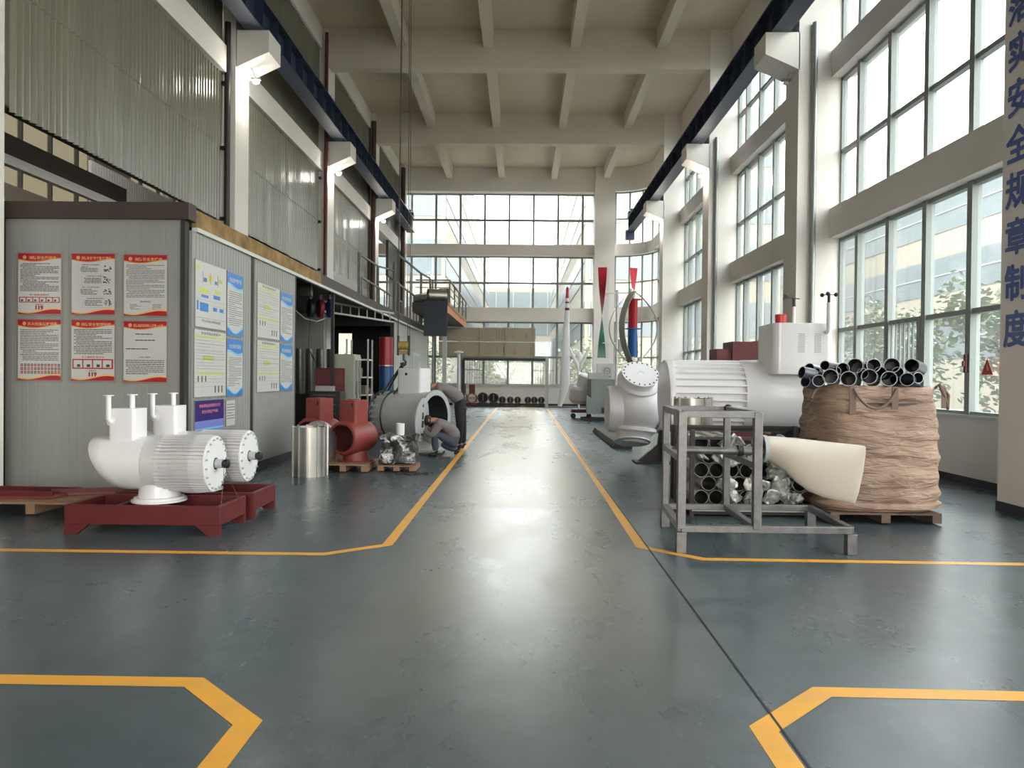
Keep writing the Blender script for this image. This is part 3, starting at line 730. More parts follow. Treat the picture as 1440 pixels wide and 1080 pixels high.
side_poster(13.65, 14.38, 2.18, 3.11, f_blue('岗位操作规程'), 'blue headed poster at the top of the second cabin panel, next to the open workshop', 7)
side_poster(13.65, 14.38, 1.28, 2.15, f_blue('安全管理制度'), 'blue headed poster at the bottom of the second cabin panel', 8)
side_poster(10.08, 11.08, .58, 1.23, f_purple, 'purple and blue poster hung lowest on the cabin side behind the white turbine', 9)
side_poster(11.16, 11.52, .8, 1.2, f_paper, 'small white paper taped beside the purple poster', 10)
# --- PART2
# ------------------------------------------------------------------ small white turbine housings on red stands
shrink = bpy.data.materials.new('stretch_film'); shrink.use_nodes = True
n = shrink.node_tree.nodes; L = shrink.node_tree.links; n.clear()
out = n.new('ShaderNodeOutputMaterial'); tr = n.new('ShaderNodeBsdfTransparent'); gl = n.new('ShaderNodeBsdfGlossy'); gl.inputs['Roughness'].default_value = .12
tcn = n.new('ShaderNodeTexCoord'); mpn = n.new('ShaderNodeMapping'); mpn.inputs['Scale'].default_value = (6, 20, 30); nzn = n.new('ShaderNodeTexNoise'); nzn.inputs['Scale'].default_value = 2.5; nzn.inputs['Distortion'].default_value = 1.5
L.new(tcn.outputs['Object'], mpn.inputs[0]); L.new(mpn.outputs[0], nzn.inputs['Vector'])
bpn = n.new('ShaderNodeBump'); bpn.inputs['Strength'].default_value = .9; bpn.inputs['Distance'].default_value = .02; L.new(nzn.outputs['Fac'], bpn.inputs['Height']); L.new(bpn.outputs[0], gl.inputs['Normal'])
mxn = n.new('ShaderNodeMixShader'); mxn.inputs[0].default_value = .16; L.new(tr.outputs[0], mxn.inputs[1]); L.new(gl.outputs[0], mxn.inputs[2]); L.new(mxn.outputs[0], out.inputs[0])

def red_stand(loc, label):
    r = thing('steel_stand', label, 'stand', loc); w, d, h = 1.54, .70, .29
    f = MB()
    for y in (0, d-.05): f.box(0, w, y, y+.05, h-.19, h)
    for x in (0, w-.05): f.box(x, x+.05, .05, d-.05, h-.19, h)
    f.box(w*.28, w*.28+.06, .05, d-.05, h-.1, h-.02); f.box(w*.45, w*.45+.06, .05, d-.05, h-.1, h-.02)
    f.build('frame', redp, r, bevel=.004)
    for x, sx in ((0, 1), (w, -1)):
        for y in (0, d-.05):
            l = MB().prism([(x, h-.19), (x+sx*.24, h-.19), (x+sx*.12, 0), (x, 0)], y, y+.05, 'y'); l.build('leg', redp, r)
    return r
def small_housing(loc, label):
    """horizontal machine, axis along X; origin at base flange centre on the stand"""
    r = thing('turbine_housing', label, 'turbine housing', loc)
    R = .272; zc = .385; b = MB(); N = 40; vs = []; st = [(0, 0), (.02, .0), (.1, 0), (.3, 0), (.5, 0)]
    # skewed rounded tail: outline from x=-.62 (top) to -.36 (bottom)
    x1 = .10; rings = 9
    for j in range(rings+1):
        u = j/rings
        for i in range(N):
            a = 2*PI*i/N; z = math.cos(a); y = math.sin(a)
            xs = -.64+.24*((1-z)/2)**1.4*1.25          # tail plane is cut back toward the bottom
            k = math.sin(min(1, (u*3.0))*PI/2) if u < .34 else 1
            x = xs-.03*(1-u*3) if u < .34 else xs+(x1-xs)*((u-.34)/.66)
            rr = R*(max(.02, k)**.22 if j else .02); vs.append((x, y*rr, zc+z*rr))
    fs = [(j*N+i, j*N+(i+1) % N, (j+1)*N+(i+1) % N, (j+1)*N+i) for j in range(rings) for i in range(N)]
    fs += [tuple(reversed(range(N))), tuple(rings*N+i for i in range(N))]
    b.add(vs, fs); b.build('body', wht, r, smooth=50)
    f = MB(); f.lathe((.05, 0, zc), (1, 0, 0), [(0, R-.012), (.52, R-.012)], 40)
    nf = 44
    for i in range(nf):
        a = 2*PI*i/nf; c, s_ = math.cos(a), math.sin(a); p = Vector((0, c*(R-.005), zc+s_*(R-.005)))
        u = Vector((0, -s_, c)); q = Vector((0, c, s_)); vs = []
        for x in (.06, .56):
            for aa, bb in ((-.006, 0), (.006, 0), (.005, .022), (-.005, .022)): vs.append(Vector((x, p.y, p.z))+u*aa+q*bb)
        f.add(vs, [(3, 2, 1, 0), (4, 5, 6, 7), (0, 1, 5, 4), (1, 2, 6, 5), (2, 3, 7, 6), (3, 0, 4, 7)])
    f.build('cooling_fins', wht2, r, smooth=30)
    e = MB(); e.lathe((.555, 0, zc), (1, 0, 0), [(0, R+.012), (.022, R+.012)], 48); fl = e.build('end_flange', wht, r, bevel=.003)
    bo = MB().cyl((0, 0, 0), (.02, 0, 0), .011, n=6).build('bolt', gryp, fl, smooth=0)
    for i in range(18):
        a = 2*PI*(i+.3)/18; c = bo if i == 0 else bo.copy()
        if i: COL.objects.link(c); c.parent = fl
        c.location = (.577, math.cos(a)*(R-.015), zc+math.sin(a)*(R-.015))
    s_ = MB(); s_.lathe((.577, 0, zc), (1, 0, 0), [(0, .062), (.004, .062)], 20, 1); s_.lathe((.577, 0, zc), (1, 0, 0), [(.0, .05), (.05, .046), (.075, .046)], 20, 0)
    sh = s_.build('shaft', [gryp, blk], r); MB().lathe((.652, 0, zc), (1, 0, 0), [(0, .03), (.02, .046), (.055, .046), (.065, .03)], 14).build('shaft_cap', blk, sh)
    q = MB().rbox(-.46, -.19, -.14, .14, zc+.16, zc+.56, .035).build('junction_box', wht, r, bevel=.006)
    p = MB(); p.path([(-.42, -.14, zc+.43), (-.42, -.165, zc+.43), (-.435, -.175, zc+.45), (-.435, -.175, zc+.69)], .026, 12); p.lathe((-.435, -.175, zc+.685), (0, 0, 1), [(0, .05), (.01, .05)], 16)
    p.lathe((-.42, -.145, zc+.43), (0, -1, 0), [(0, .045), (.012, .045)], 16); p.build('vent_pipe', wht, r)
    p = MB(); p.cyl((-.295, .02, zc+.55), (-.295, .02, zc+.70), .026); p.lathe((-.295, .02, zc+.69), (0, 0, 1), [(0, .05), (.01, .05)], 16); p.build('vent_pipe', wht, r)
    nk = MB(); nk.lathe((0, 0, 0), (0, 0, 1), [(0, .265), (.02, .265), (.022, .24), (.045, .24), (.05, .2), (.16, .19), (.25, .17)], 40); nk.build('base_flange', wht, r, bevel=.003)
    MB().lathe((-.08, 0, zc), (1, 0, 0), [(0, R+.004), (.2, R+.012), (.5, R+.03)], 40, cap=False).build('stretch_film', shrink, r)
    return r
red_stand((-4.49, 7.34, 0), 'dark red steel stand in front, carrying the nearer white finned housing')
h1 = small_housing((-3.70, 7.66, .29), 'nearer white finned turbine housing wrapped in film, on the front red stand')
red_stand((-4.46, 8.22, 0), 'dark red steel stand behind the front one, carrying the rear white housing')
h2 = dup(h1, (-3.63, 8.42, .29), label='rear white finned turbine housing, behind the nearer one and in front of the purple poster')
tag(MB().path([(-3.03, 7.64, .66), (-3.02, 7.6, .5), (-3.0, 7.5, .3), (-2.99, 7.42, .22)], .003, 5).path([(-3.03, 7.66, .66), (-2.99, 7.75, .45), (-2.96, 7.9, .25), (-2.955, 7.95, .2)], .003, 5).build('tie_wire', galv), 'thin wires tying the nearer white housing shaft to its red stand', 'wire')

# pallet with red brackets, far left
def pallet(loc, w, d, label, rz=0, h=.13, boards=6, m=wood, group=None):
    r = thing('wooden_pallet', label, 'pallet', loc, rz, group); bw = d/(boards*1.35)
    for i in range(boards):
        y = i*(d-bw)/(boards-1); MB().box(0, w, y, y+bw, h-.022, h).build('top_board', m, r)
    for x in (0, w/2-.05, w-.1): MB().box(x, x+.1, 0, d, .02, h-.022).build('bearer', m, r)
    return r
pallet((-6.3, 8.25, 0), 1.75, 1.05, 'worn wooden pallet at the left edge under red painted brackets', h=.15)
def red_bracket(loc, rz, label, flip=1):
    r = thing('steel_bracket', label, 'bracket', loc, rz, 'red brackets on the left pallet'); mb = MB()
    mb.prism([(0, 0), (.95, .05*flip), (1.0, .22*flip), (.75, .38*flip), (.5, .26*flip), (.2, .36*flip), (0, .28*flip)], 0, .035, 'z'); mb.build('plate', rust, r, bevel=.004)
    w_ = MB().box(0, .95, .02, .05, .035, .08)
    w_.build('web', redp, r)
    for x in (.2, .72): MB().cyl((x, .2*flip, .036), (x, .2*flip, .042), .045, n=14).build('hole_rim', blk, r)
    return r
red_bracket((-6.25, 8.35, .152), .1, 'flat dark red steel bracket lying frontmost on the left pallet')
red_bracket((-5.45, 8.65, .152), .3, 'flat dark red steel bracket nearest the front stand on the left pallet', 1)
red_bracket((-6.2, 8.85, .152), -.05, 'flat dark red steel bracket at the back of the left pallet')

# ------------------------------------------------------------------ steel shell, dish, primed housings
r = thing('steel_shell', 'upright ribbed stainless steel cylinder shell standing on the floor beyond the cabin', 'steel shell', (-3.34, 11.85, 0))
mb = MB(); mb.lathe((0, 0, 0), (0, 0, 1), [(0, .262), (.77, .262), (.77, .252), (0, .252)], 48, cap=False); mb.build('shell', steel, r)
rb = MB().box(.258, .285, -.012, .012, 0, .79).build('rib', steel, r)
for i in range(11):
    c = rb if i == 0 else rb.copy()
    if i: COL.objects.link(c); c.parent = r
    c.rotation_euler = (0, 0, 2*PI*i/11+.3)
r = thing('dished_end', 'polished round dished steel cover leaning behind the ribbed steel shell', 'steel cover', (-3.33, 12.3, 0))
MB().lathe((0, 0, .43), (.85, -.5, .08), [(.0, .405), (.03, .41), (.05, .39), (.1, .33), (.15, .2), (.17, .02)], 40, cap=True).build('dish', mat('polished_steel', (206, 204, 200), .3, .9), r)
def primed_housing(loc, rz, label, pal):
    r = thing('primed_housing', label, 'turbine housing', loc, rz)
    # axis toward -Y local; opening at y=-.42
    b = MB(); R = .34; zc = .47; o = (0, -.46, zc); d = (0, 1, 0)
    b.lathe(o, d, [(0, .265), (0, R-.03), (.01, R-.02), (.06, R), (.62, R), (.74, R*.9), (.82, R*.7), (.86, R*.35), (.87, .01)], 36, cap=False)
    b.lathe(o, d, [(0, .265), (.05, .265), (.05, .30), (.5, .30), (.7, .2), (.72, .01)], 36, 1, cap=False)
    b.build('body', [rust, mat('dark_primer_inside', (84, 36, 30), .7)], r, smooth=50)
    t_ = MB().rbox(-.2, .2, -.3, .12, zc+.22, zc+.74, .05).build('junction_box', rust, r, bevel=.006)
    MB().box(.10, .135, -.303, -.297, zc+.60, zc+.68).build('cable_hole', blk, t_)
    MB().lathe((-.02, -.08, zc+.74), (0, 0, 1), [(0, .11), (.012, .11)], 20).build('lid', rust, t_)
    MB().lathe((.02, -.05, 0), (0, 0, 1), [(0, .33), (.02, .33), (.02, .24), (.2, .22)], 36).build('base_flange', rust, r)
    r.scale = (.88, .88, .85)
    return r
pallet((-3.3, 12.2, 0), .8, .95, 'small wooden pallet under the open red housing', h=.14)
primed_housing((-2.80, 12.75, .145), -.42, 'brick red primed housing with round opening, on a pallet near the wrapped bundle', 0)
pallet((-3.95, 13.1, 0), .8, .9, 'small wooden pallet under the rear red housing', h=.14)
primed_housing((-3.58, 13.5, .145), -.42, 'brick red primed housing half hidden behind the ribbed steel shell', 0)
# foil wrapped bundle
foil_m = mat('silver_film', (150, 150, 148), .22, .8, var=.5, scale=9, bump=.9, bscale=14, c2=(34, 36, 38))
def crumple(mb, amp, sc, seed=0):
    mb.v = [tuple(Vector(p)+Vector(p).normalized()*0+amp*Vector((noise.noise(Vector(p)*sc+Vector((seed, 0, 0))), noise.noise(Vector(p)*sc+Vector((0, seed+9, 0))), noise.noise(Vector(p)*sc+Vector((0, 0, seed+17)))))) for p in mb.v]
    return mb
def gridbox(x0, x1, y0, y1, z0, z1, n_=10):
    mb = MB()
    def face(o, a, b_):
        o, a, b_ = Vector(o), Vector(a), Vector(b_); vs = [o+a*(i/n_)+b_*(j/n_) for j in range(n_+1) for i in range(n_+1)]
        mb.add(vs, [(j*(n_+1)+i, j*(n_+1)+i+1, (j+1)*(n_+1)+i+1, (j+1)*(n_+1)+i) for j in range(n_) for i in range(n_)])
    dx, dy, dz = x1-x0, y1-y0, z1-z0
    face((x0, y0, z0), (dx, 0, 0), (0, 0, dz)); face((x1, y0, z0), (0, dy, 0), (0, 0, dz)); face((x1, y1, z0), (-dx, 0, 0), (0, 0, dz)); face((x0, y1, z0), (0, -dy, 0), (0, 0, dz))
    face((x0, y0, z1), (dx, 0, 0), (0, dy, 0)); face((x0, y1, z0), (dx, 0, 0), (0, -dy, 0)); return mb
pallet((-2.36, 12.35, 0), .62, .6, 'low wooden pallet under the film wrapped bundle', h=.11, boards=4)
r = thing('wrapped_bundle', 'square bundle wrapped in shiny silver film on a low pallet', 'bundle', (-2.05, 12.65, .115))
crumple(gridbox(-.28, .28, -.26, .26, .02, .40, 14), .05, 7, 2).build('wrapping', foil_m, r, smooth=25)
crumple(gridbox(-.30, .30, -.28, .28, .40, .47, 10), .06, 9, 5).build('top_wrapping', foil_m, r, smooth=25)
tag(MB().pipe((0, 0, 0), (0, 0, .2), .07, .012).build('tube', wht, loc=(-2.03, 12.6, .59)), 'short white tube standing on top of the film wrapped bundle', 'tube')
mb = MB(); R_ = random.Random(5)
for i in range(26):
    x = .5*R_.random(); y = .16*R_.random()+.05*x; a = R_.random()*PI
    mb.path([(x+.03*math.cos(a+k*PI/4), y+.018*math.sin(a+k*PI/4), .008+.012*R_.random()) for k in range(9)], .006, 5)
tag(mb.build('chain_pile', darkst, loc=(-2.0, 12.0, 0)), 'small heap of dark chain on the floor before the wrapped bundle', 'chain')

# ------------------------------------------------------------------ big grey housing being worked on
ax = Vector((.89, -.45, 0)).normalized()
bh = thing('large_turbine_housing', 'large pale grey turbine housing with open round end where two men are working', 'turbine housing', (-2.25, 15.4, 0))
C0 = Vector((-1.72, 15.12, .76))-Vector((-2.25, 15.4, 0))
d = MB(); o = C0-ax*1.38
d.lathe(o, ax, [(0, .01), (.0, .30), (.05, .43), (.16, .49), (.36, .50), (1.33, .50), (1.33, .545), (1.38, .545), (1.38, .44)], 48, cap=False)
d.lathe(o, ax, [(1.38, .44), (1.3, .44), (1.3, .46), (.3, .46), (.1, .3), (.1, .01)], 48, 1, cap=False)
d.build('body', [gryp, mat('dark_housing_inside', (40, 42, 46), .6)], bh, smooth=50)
f = MB()
for i in range(26):
    a = 2*PI*i/26; u, w_, dd = f.frame(ax); p = o+u*(math.cos(a)*.485)+w_*(math.sin(a)*.485); f.bar(p+ax*.1, p+ax*.36, .03, .03)
f.build('tail_fins', gryp, bh)
b = MB().rbox(-.36, .2, -.22, .22, 1.17, 1.74, .06).build('junction_box', wht2, bh, rot=(0, 0, -.4), loc=(.12, -.02, 0), bevel=.006)
MB().cyl((.02-.16, -.225, 1.62), (.02-.16, -.215, 1.62), .03, n=10).build('cable_hole', blk, b)
MB().lathe((.05, -.02, .1), (0, 0, 1), [(0, .42), (.03, .42), (.03, .36), (.2, .32)], 36).build('base_flange', wht, bh)
# cover plate hinged open at the left of the opening
nrm = Vector((.80, -.60, .0)).normalized(); pc = C0+Vector((-.25, -.44, -.03))
cp = MB().lathe(pc, Vector((.93, -.16, -.06)), [(0, .42), (.02, .43), (.035, .43), (.045, .40)], 40).build('cover_plate', gryp, bh)
sl = MB(); u = Vector((.93, -.16, -.06)).normalized(); side = Vector((.17, .98, 0))
for z, L_ in ((.28, .05), (.08, .13), (-.08, .13), (-.28, .05)): sl.bar(pc+u*.05+side*-.05+Vector((0, 0, z-L_/2)), pc+u*.05+side*-.05+Vector((0, 0, z+L_/2)), .02, .05)
sl.build('slot', blk, cp)
# stand below
st_ = thing('low_work_stand', 'low steel work stand under the large grey housing', 'stand', (-2.2, 15.38, 0))
MB().box(-.62, .62, -.42, .42, .06, .1).build('top_plate', gryp, st_)
for x in (-.56, .56):
    for y in (-.36, .36): MB().box(x-.04, x+.04, y-.04, y+.04, 0, .06).build('leg', darkst, st_)
# slings and hook, hoist, crane bridge
hk = Vector((-2.42, 15.35, 1.9))
sg = MB()
for s_ in (-.25, -.55):
    base = C0+Vector((-2.25, 15.4, 0))+ax*(s_-.75)
    u, w_, dd = sg.frame(ax); pts = []
    for i in range(25):
        a = 2*PI*i/24; pts.append(base+u*(math.cos(a)*.512)+w_*(math.sin(a)*.512))
    sg.path(pts, .018, 6); sg.path([base+Vector((0, -.25, .44)), base+Vector((.1, -.2, .6)), hk+Vector((0, -.03, -.05))], .018, 6); sg.path([base+Vector((0, .25, .44)), hk+Vector((0, .03, -.05))], .018, 6)
tag(sg.build('lifting_sling', darkst), 'dark webbing slings looped round the large grey housing, hanging from the hook', 'sling')
hb = thing('crane_hook', 'yellow and black crane hook block hanging over the large grey housing', 'hook', tuple(hk))
MB().box(-.13, -.09, -.05, .05, .1, .5).build('side_plate', blackp, hb); MB().box(.09, .13, -.05, .05, .1, .5).build('side_plate', blackp, hb)
MB().cyl((-.1, 0, .3), (.1, 0, .3), .085, n=20).build('pulley', mat('pulley_yellow', (150, 128, 60), .5), hb); MB().box(-.09, .09, -.04, .04, .12, .2).build('cross_head', mat('hook_yellow', (140, 122, 60), .5), hb)
MB().path([(0, 0, .12), (0, 0, .02), (.05, 0, -.03), (.04, 0, -.09), (0, 0, -.11), (-.045, 0, -.08), (-.05, 0, -.05)], .022, 8).build('hook', darkst, hb)
mb = MB()
for x in (-.13, -.11, .08, .12): mb.cyl((hk.x+x, hk.y, 2.3), (hk.x+x*.75, hk.y, 9.9), .007, n=6)
tag(mb.build('hoist_rope', darkst), 'thin steel hoist ropes running up from the yellow hook block to the ceiling crane', 'rope')
cb = thing('bridge_crane', 'overhead bridge crane spanning the two navy runway girders above the view', 'crane', (-.2, 15.35, 9.9))
MB().box(-5.7, 5.7, -.25, .25, .05, .75).build('bridge_girder', navy, cb)
for x in (-5.7, 5.7): MB().box(x-.15, x+.15, -1.2, 1.2, -.0, .25).build('end_carriage', navy, cb)
MB().box(-2.4, -1.7, -.4, .4, -.1, .05).build('hoist_trolley', navy, cb)

# ------------------------------------------------------------------ open workshop contents
cabm = mat('cream_cabinet_paint', (150, 152, 138), .45)
r = thing('tall_cabinet', 'tall cream metal cabinet with glass doors standing in the open workshop bay', 'cabinet', (-4.62, 18.5, 0))
MB().box(0, .48, 0, .75, 0, 2.1).build('body', cabm, r, bevel=.008)
for y in (.02, .385):
    dd = MB().box(.48, .50, y, y+.345, .08, 2.05).build('door', cabm, r)
    MB().box(.50, .505, y+.05, y+.3, 1.0, 1.95).build('door_glass', mat('dark_cabinet_glass', (60, 66, 66), .1), dd)
    MB().box(.50, .53, y+.01, y+.03, .95, 1.1).build('handle', steel, dd)
r = thing('tool_cabinet', 'black tool cabinet with drawers and a red perforated back board', 'tool cabinet', (-4.98, 17.6, 0))
MB().box(0, .72, 0, .5, 0, 1.2).build('body', blackp, r)
for k in range(5):
    dr = MB().box(.02, .70, -.015, 0, .08+k*.22, .27+k*.22).build('drawer', mat('drawer_grey', (48, 48, 50), .4), r)
    MB().box(.1, .62, -.035, -.015, .22+k*.22, .235+k*.22).build('drawer_handle', galv, dr)
o = MB(); o.box(0, .72, .45, .48, 1.2, 1.75)
pbm = mat('red_pegboard', (96, 34, 36), .5)
for i in range(14):
    for j in range(8): o.box(.06+i*.045, .078+i*.045, .448, .45, 1.4+j*.04, 1.415+j*.04, 1)
o.build('perforated_board', [pbm, mat('peg_hole', (150, 96, 92), .6)], r)
MB().box(.08, .5, .2, .42, 1.2, 1.32).build('parts_tray', gryp, r)
mb = MB()
for k in range(5):
    a0 = k*.26; mb.lathe((a0, .05*k, 0), (0, 0, 1), [(0, .16), (1.15, .16)], 16, cap=False, ang=PI, a0=PI)
tag(mb.build('metal_sheets', galv, loc=(-5.95, 19.3, 1.1)), 'curled shiny metal sheets stacked upright behind the tool cabinet', 'metal sheet')
tag(MB().box(-6.2, -4.85, 19.2, 19.6, 0, 1.09).build('storage_bench', darkst), 'dark storage bench holding the curled metal sheets', 'bench')
for k, (c_, lb) in enumerate((((40, 44, 52), 'black'), ((120, 36, 44), 'red'), ((52, 64, 130), 'blue'))):
    rr = thing('hose_reel', '%s hose reel hanging under the mezzanine deck' % lb, 'hose reel', (-5.22+k*.24, 18.5, 3.22), .5)
    MB().lathe((-.05, 0, 0), (1, 0, 0), [(0, .1), (.0, .21), (.02, .23), (.09, .23), (.11, .21), (.11, .1)], 24).build('reel', mat(lb+'_reel', c_, .5), rr)
    MB().box(-.02, .04, -.02, .02, .2, .34).build('bracket', galv, rr)
rr = thing('ladder', 'grey metal ladder stored flat under the mezzanine deck', 'ladder', (-5.15, 19.6, 3.26))
for z in (0, .27): MB().bar((-.2, 0, z), (1.3-.2, 4, z), .05, .05).build('stile', gryp, rr)
for k in range(9):
    t_ = (k+.5)/9; MB().bar((-.2+1.3*t_, 4*t_, 0), (-.2+1.3*t_, 4*t_, .27), .03, .03).build('rung', gryp, rr)
rr['label'] = 'grey metal ladder hung on its side under the mezzanine deck'
tag(MB().path([(-5.9, 18.4, 3.45), (-5.6, 18.35, 3.2), (-5.3, 18.3, 2.95), (-5.0, 18.3, 2.88), (-4.8, 18.4, 2.98)], .012, 6).build('white_cable', wht2), 'white cable sagging beneath the hose reels', 'cable')
tag(MB().path([(-5.2, 18.4, 3.02), (-5.2, 18.3, 2.2), (-4.94, 17.95, 1.9), (-4.92, 17.9, 1.33)], .012, 6).build('air_hose', blk), 'black air hose dropping from the black reel to the tool cabinet', 'hose')
def drumstack(name, loc, label):
    r = thing(name, label, 'rotor', loc)
    MB().lathe((0, 0, 0), (0, 0, 1), [(0, .22), (1.88, .22)], 24).build('lower_drum', mat('turbine_blue', (34, 72, 122), .35), r)
    MB().lathe((0, 0, 1.88), (0, 0, 1), [(0, .24), (.03, .24)], 24).build('middle_plate', steel, r)
    MB().lathe((0, 0, 1.91), (0, 0, 1), [(0, .22), (.9, .22)], 24).build('upper_drum', mat('turbine_red', (150, 32, 44), .35), r)
    return r
drumstack('wind_rotor', (-4.38, 24.2, .0), 'red over blue cylindrical wind rotor standing at the dark post under the mezzanine')
rr = thing('shelf_rack', 'white slotted shelf rack in the workshop beside the cream cabinet', 'rack', (-4.95, 21.2, 0))
for x in (0, .6):
    for y in (0, .6): MB().box(x-.02, x+.02, y-.02, y+.02, 0, 2.6).build('upright', gryp, rr)
for z in (.5, 1.0, 1.5, 2.0): MB().box(-.02, .62, -.02, .62, z, z+.04).build('shelf', wht2, rr)
for k, (z, w_) in enumerate(((.54, .3), (1.04, .4), (1.54, .25))):
    tag(MB().box(0, w_, 0, .3, 0, .25).build('parts_box', mat('cardboard_dim', (110, 90, 70), .8), loc=(-4.85, 21.4, z), bevel=.01), 'brown parts box on the %s shelf of the white rack' % ('lower', 'middle', 'upper')[k], 'box')
for k, (x, y) in enumerate(((-4.9, 22.9), (-3.85, 22.6))):
    d = MB().pipe((0, -.3, 0), (0, .3, 0), .36, .05, 28).box(-.3, .3, -.28, -.2, -.40, -.33).box(-.3, .3, .2, .28, -.40, -.33)
    tag(d.build('dark_ring', mat('dark_ring_paint', (60, 34, 32), .6), loc=(x, y, .9 if k == 0 else .4)), ('dark ring casting on a stand by the cream cabinet', 'dark ring casting on the floor left of the large grey housing')[k], 'ring')
tag(MB().box(-.35, .35, -.35, .35, 0, .5).box(-.4, .4, -.4, .4, .45, .5).build('casting_block', darkst, loc=(-4.9, 22.9, 0)), 'dark block under the ring casting by the cream cabinet', 'block')

# ------------------------------------------------------------------ items along the back wall
gf = thing('gate_frame', 'dark steel portal frame standing before the back windows with beige boards hung on it', 'frame', (0, 38.8, 0))
MB().box(-3.05, 1.35, -.06, .06, 2.38, 2.52).build('beam', darkst, gf)
MB().box(1.2, 1.36, -.08, .08, 0, 2.6).build('post', gryp, gf); MB().box(-3.1, -2.95, -.08, .08, 0, 2.4).build('post', darkst, gf)
beige = mat('beige_board', (166, 154, 134), .7, var=.12, scale=.9)
def board(z0, z1, x0, x1, label):
    r = thing('beige_board', label, 'board', (0, 38.75, z0)); h = z1-z0
    MB().box(x0, x1, 0, .2, 0, h).build('board_panel', beige, r)
    o = MB()
    R_ = random.Random(int(z0*10))
    for k in range(9): x = x0+1.2+R_.random()*(x1-x0-1.4); o.box(x, x+.02, -.004, 0, .1*h+R_.random()*.1, h*(.3+.5*R_.random()))
    o.build('stain_streaks', mat('brown_streak', (120, 98, 76), .8), r)
    MB().box(x0, x1, -.02, .02, h, h+.03).build('edge_strip', whitetrim, r)
    for x in (-2.2, -.9, .55): MB().box(x-.02, x+.02, -.03, 0, -.04, h).build('clamp', mullion_m, r)
board(3.38, 4.06, -4.3, .66, 'upper long beige board before the back windows')
board(2.60, 3.32, -4.3, .66, 'lower long beige board, directly above the portal frame')
def ring_item(loc, R, label, m, grp):
    r = thing('round_housing', label, 'housing', loc, 0, grp)
    MB().pipe((0, -.35, R+.12), (0, .2, R+.12), R, R*.2, 24, 0, 1).lathe((0, 0, R+.12), (0, 1, 0), [(0, R*.8), (.02, R*.8)], 24, 1).build('ring', [m, mat('ring_inside', (36, 34, 36), .6)], r)
    o = MB(); o.box(-.03, .03, -.05, .05, R*.4+.12, R*1.6+.12); o.build('inner_bracket', galv, r)
    MB().box(-R*.8, R*.8, -.3, .2, 0, .14).build('cradle', darkst, r); return r
ringm = mat('dull_ring_paint', (74, 54, 54), .5); ring2 = mat('pale_ring_paint', (110, 102, 98), .45)
Y1 = 39.6
for k, (px_, R) in enumerate(((-2.04, .28), (-1.48, .27))):
    ring_item((px_, Y1, .06), R, ('larger dark ring housing on the back row, next to the red housings', 'larger dark ring housing on the back row, next to the small rings')[k], ringm, 'ring housings along the back wall')
lbs = ('leftmost small grey ring housing in the back row', 'second small grey ring housing in the back row', 'third small grey ring housing in the back row, before the gap',
       'pale capped small ring housing just after the gap in the back row', 'small grey ring housing next to last in the back row', 'last small grey ring housing in the back row, beside the frame post')
for k, x in enumerate((-1.02, -.60, -.22, .32, .66, 1.02)):
    ring_item((x, Y1, .05), .185, lbs[k], ring2, 'ring housings along the back wall')
for k, x in enumerate((-3.1, -2.62)):
    r = thing('red_housing', ('small red housing with square box at the far left of the back row', 'small red housing with square box and striped opening in the back row')[k], 'housing', (x, Y1, 0), 0, 'red housings in the back row')
    MB().pipe((0, -.35, .42), (0, .3, .42), .27, .04, 24, 0, 1).build('ring', [rust, mat('red_inside', (70, 30, 28), .6)], r)
    MB().box(-.15, .15, -.15, .15, .66, 1.15).build('junction_box', mat('dark_red_box', (96, 40, 32), .5), r); MB().box(-.2, .2, -.33, -.3, .36, .5).build('label_plate', beige, r)
    MB().box(-.25, .25, -.25, .25, 0, .16).build('base', redp, r)
tag(MB().box(-3.3, 3.6, 39.0, 40.2, 0, .04).build('base_rail', blackp), 'long dark base strip under the row of housings along the back wall', 'base')
# white pole lamp by the two men
r = thing('mushroom_post', 'white post with mushroom cap and flared foot, left of the back row', 'post', (-3.18, 37.8, 0))
MB().lathe((0, 0, 0), (0, 0, 1), [(0, .36), (.08, .36), (.1, .28), (.35, .34), (.5, .25), (.7, .13), (.9, .1)], 24).build('foot', wht, r)
MB().cyl((0, 0, .9), (0, 0, 2.7), .09, .08).build('pole', wht2, r); MB().lathe((0, 0, 2.7), (0, 0, 1), [(0, .08), (.05, .24), (.09, .24), (.16, .05)], 24).build('cap', wht, r)
tag(MB().box(-.2, .2, -.15, .15, 0, .06).build('floor_plate', redp, loc=(-2.75, 35.2, 0)), 'small dark plate lying on the floor beside the aisle at the back', 'plate')
# big blade leaning at the back
r = thing('rotor_blade', 'tall white wind turbine blade with red striped tip standing at the back wall', 'rotor blade', (2.1, 39.3, 0))
def blade_mesh(H, ws, x0=0, lean=0, m=0):
    mb = MB(); K = 16; vs = []
    for (z, cx, w_, th) in ws:
        for i in range(K):
            a = 2*PI*i/K; vs.append((cx+w_/2*math.cos(a), th/2*math.sin(a), z))
    mb.add(vs, [(j*K+i, j*K+(i+1) % K, (j+1)*K+(i+1) % K, (j+1)*K+i) for j in range(len(ws)-1) for i in range(K)]+[tuple(reversed(range(K))), tuple((len(ws)-1)*K+i for i in range(K))]); return mb
blade_mesh(0, [(0, -.14, .22, .2), (.15, -.1, .26, .24), (.6, .02, .36, .2), (1.2, .13, .52, .16), (1.9, .13, .5, .14), (3, .16, .42, .12), (4.2, .19, .32, .1), (5.05, .215, .24, .08)]).build('blade', wht2, r)
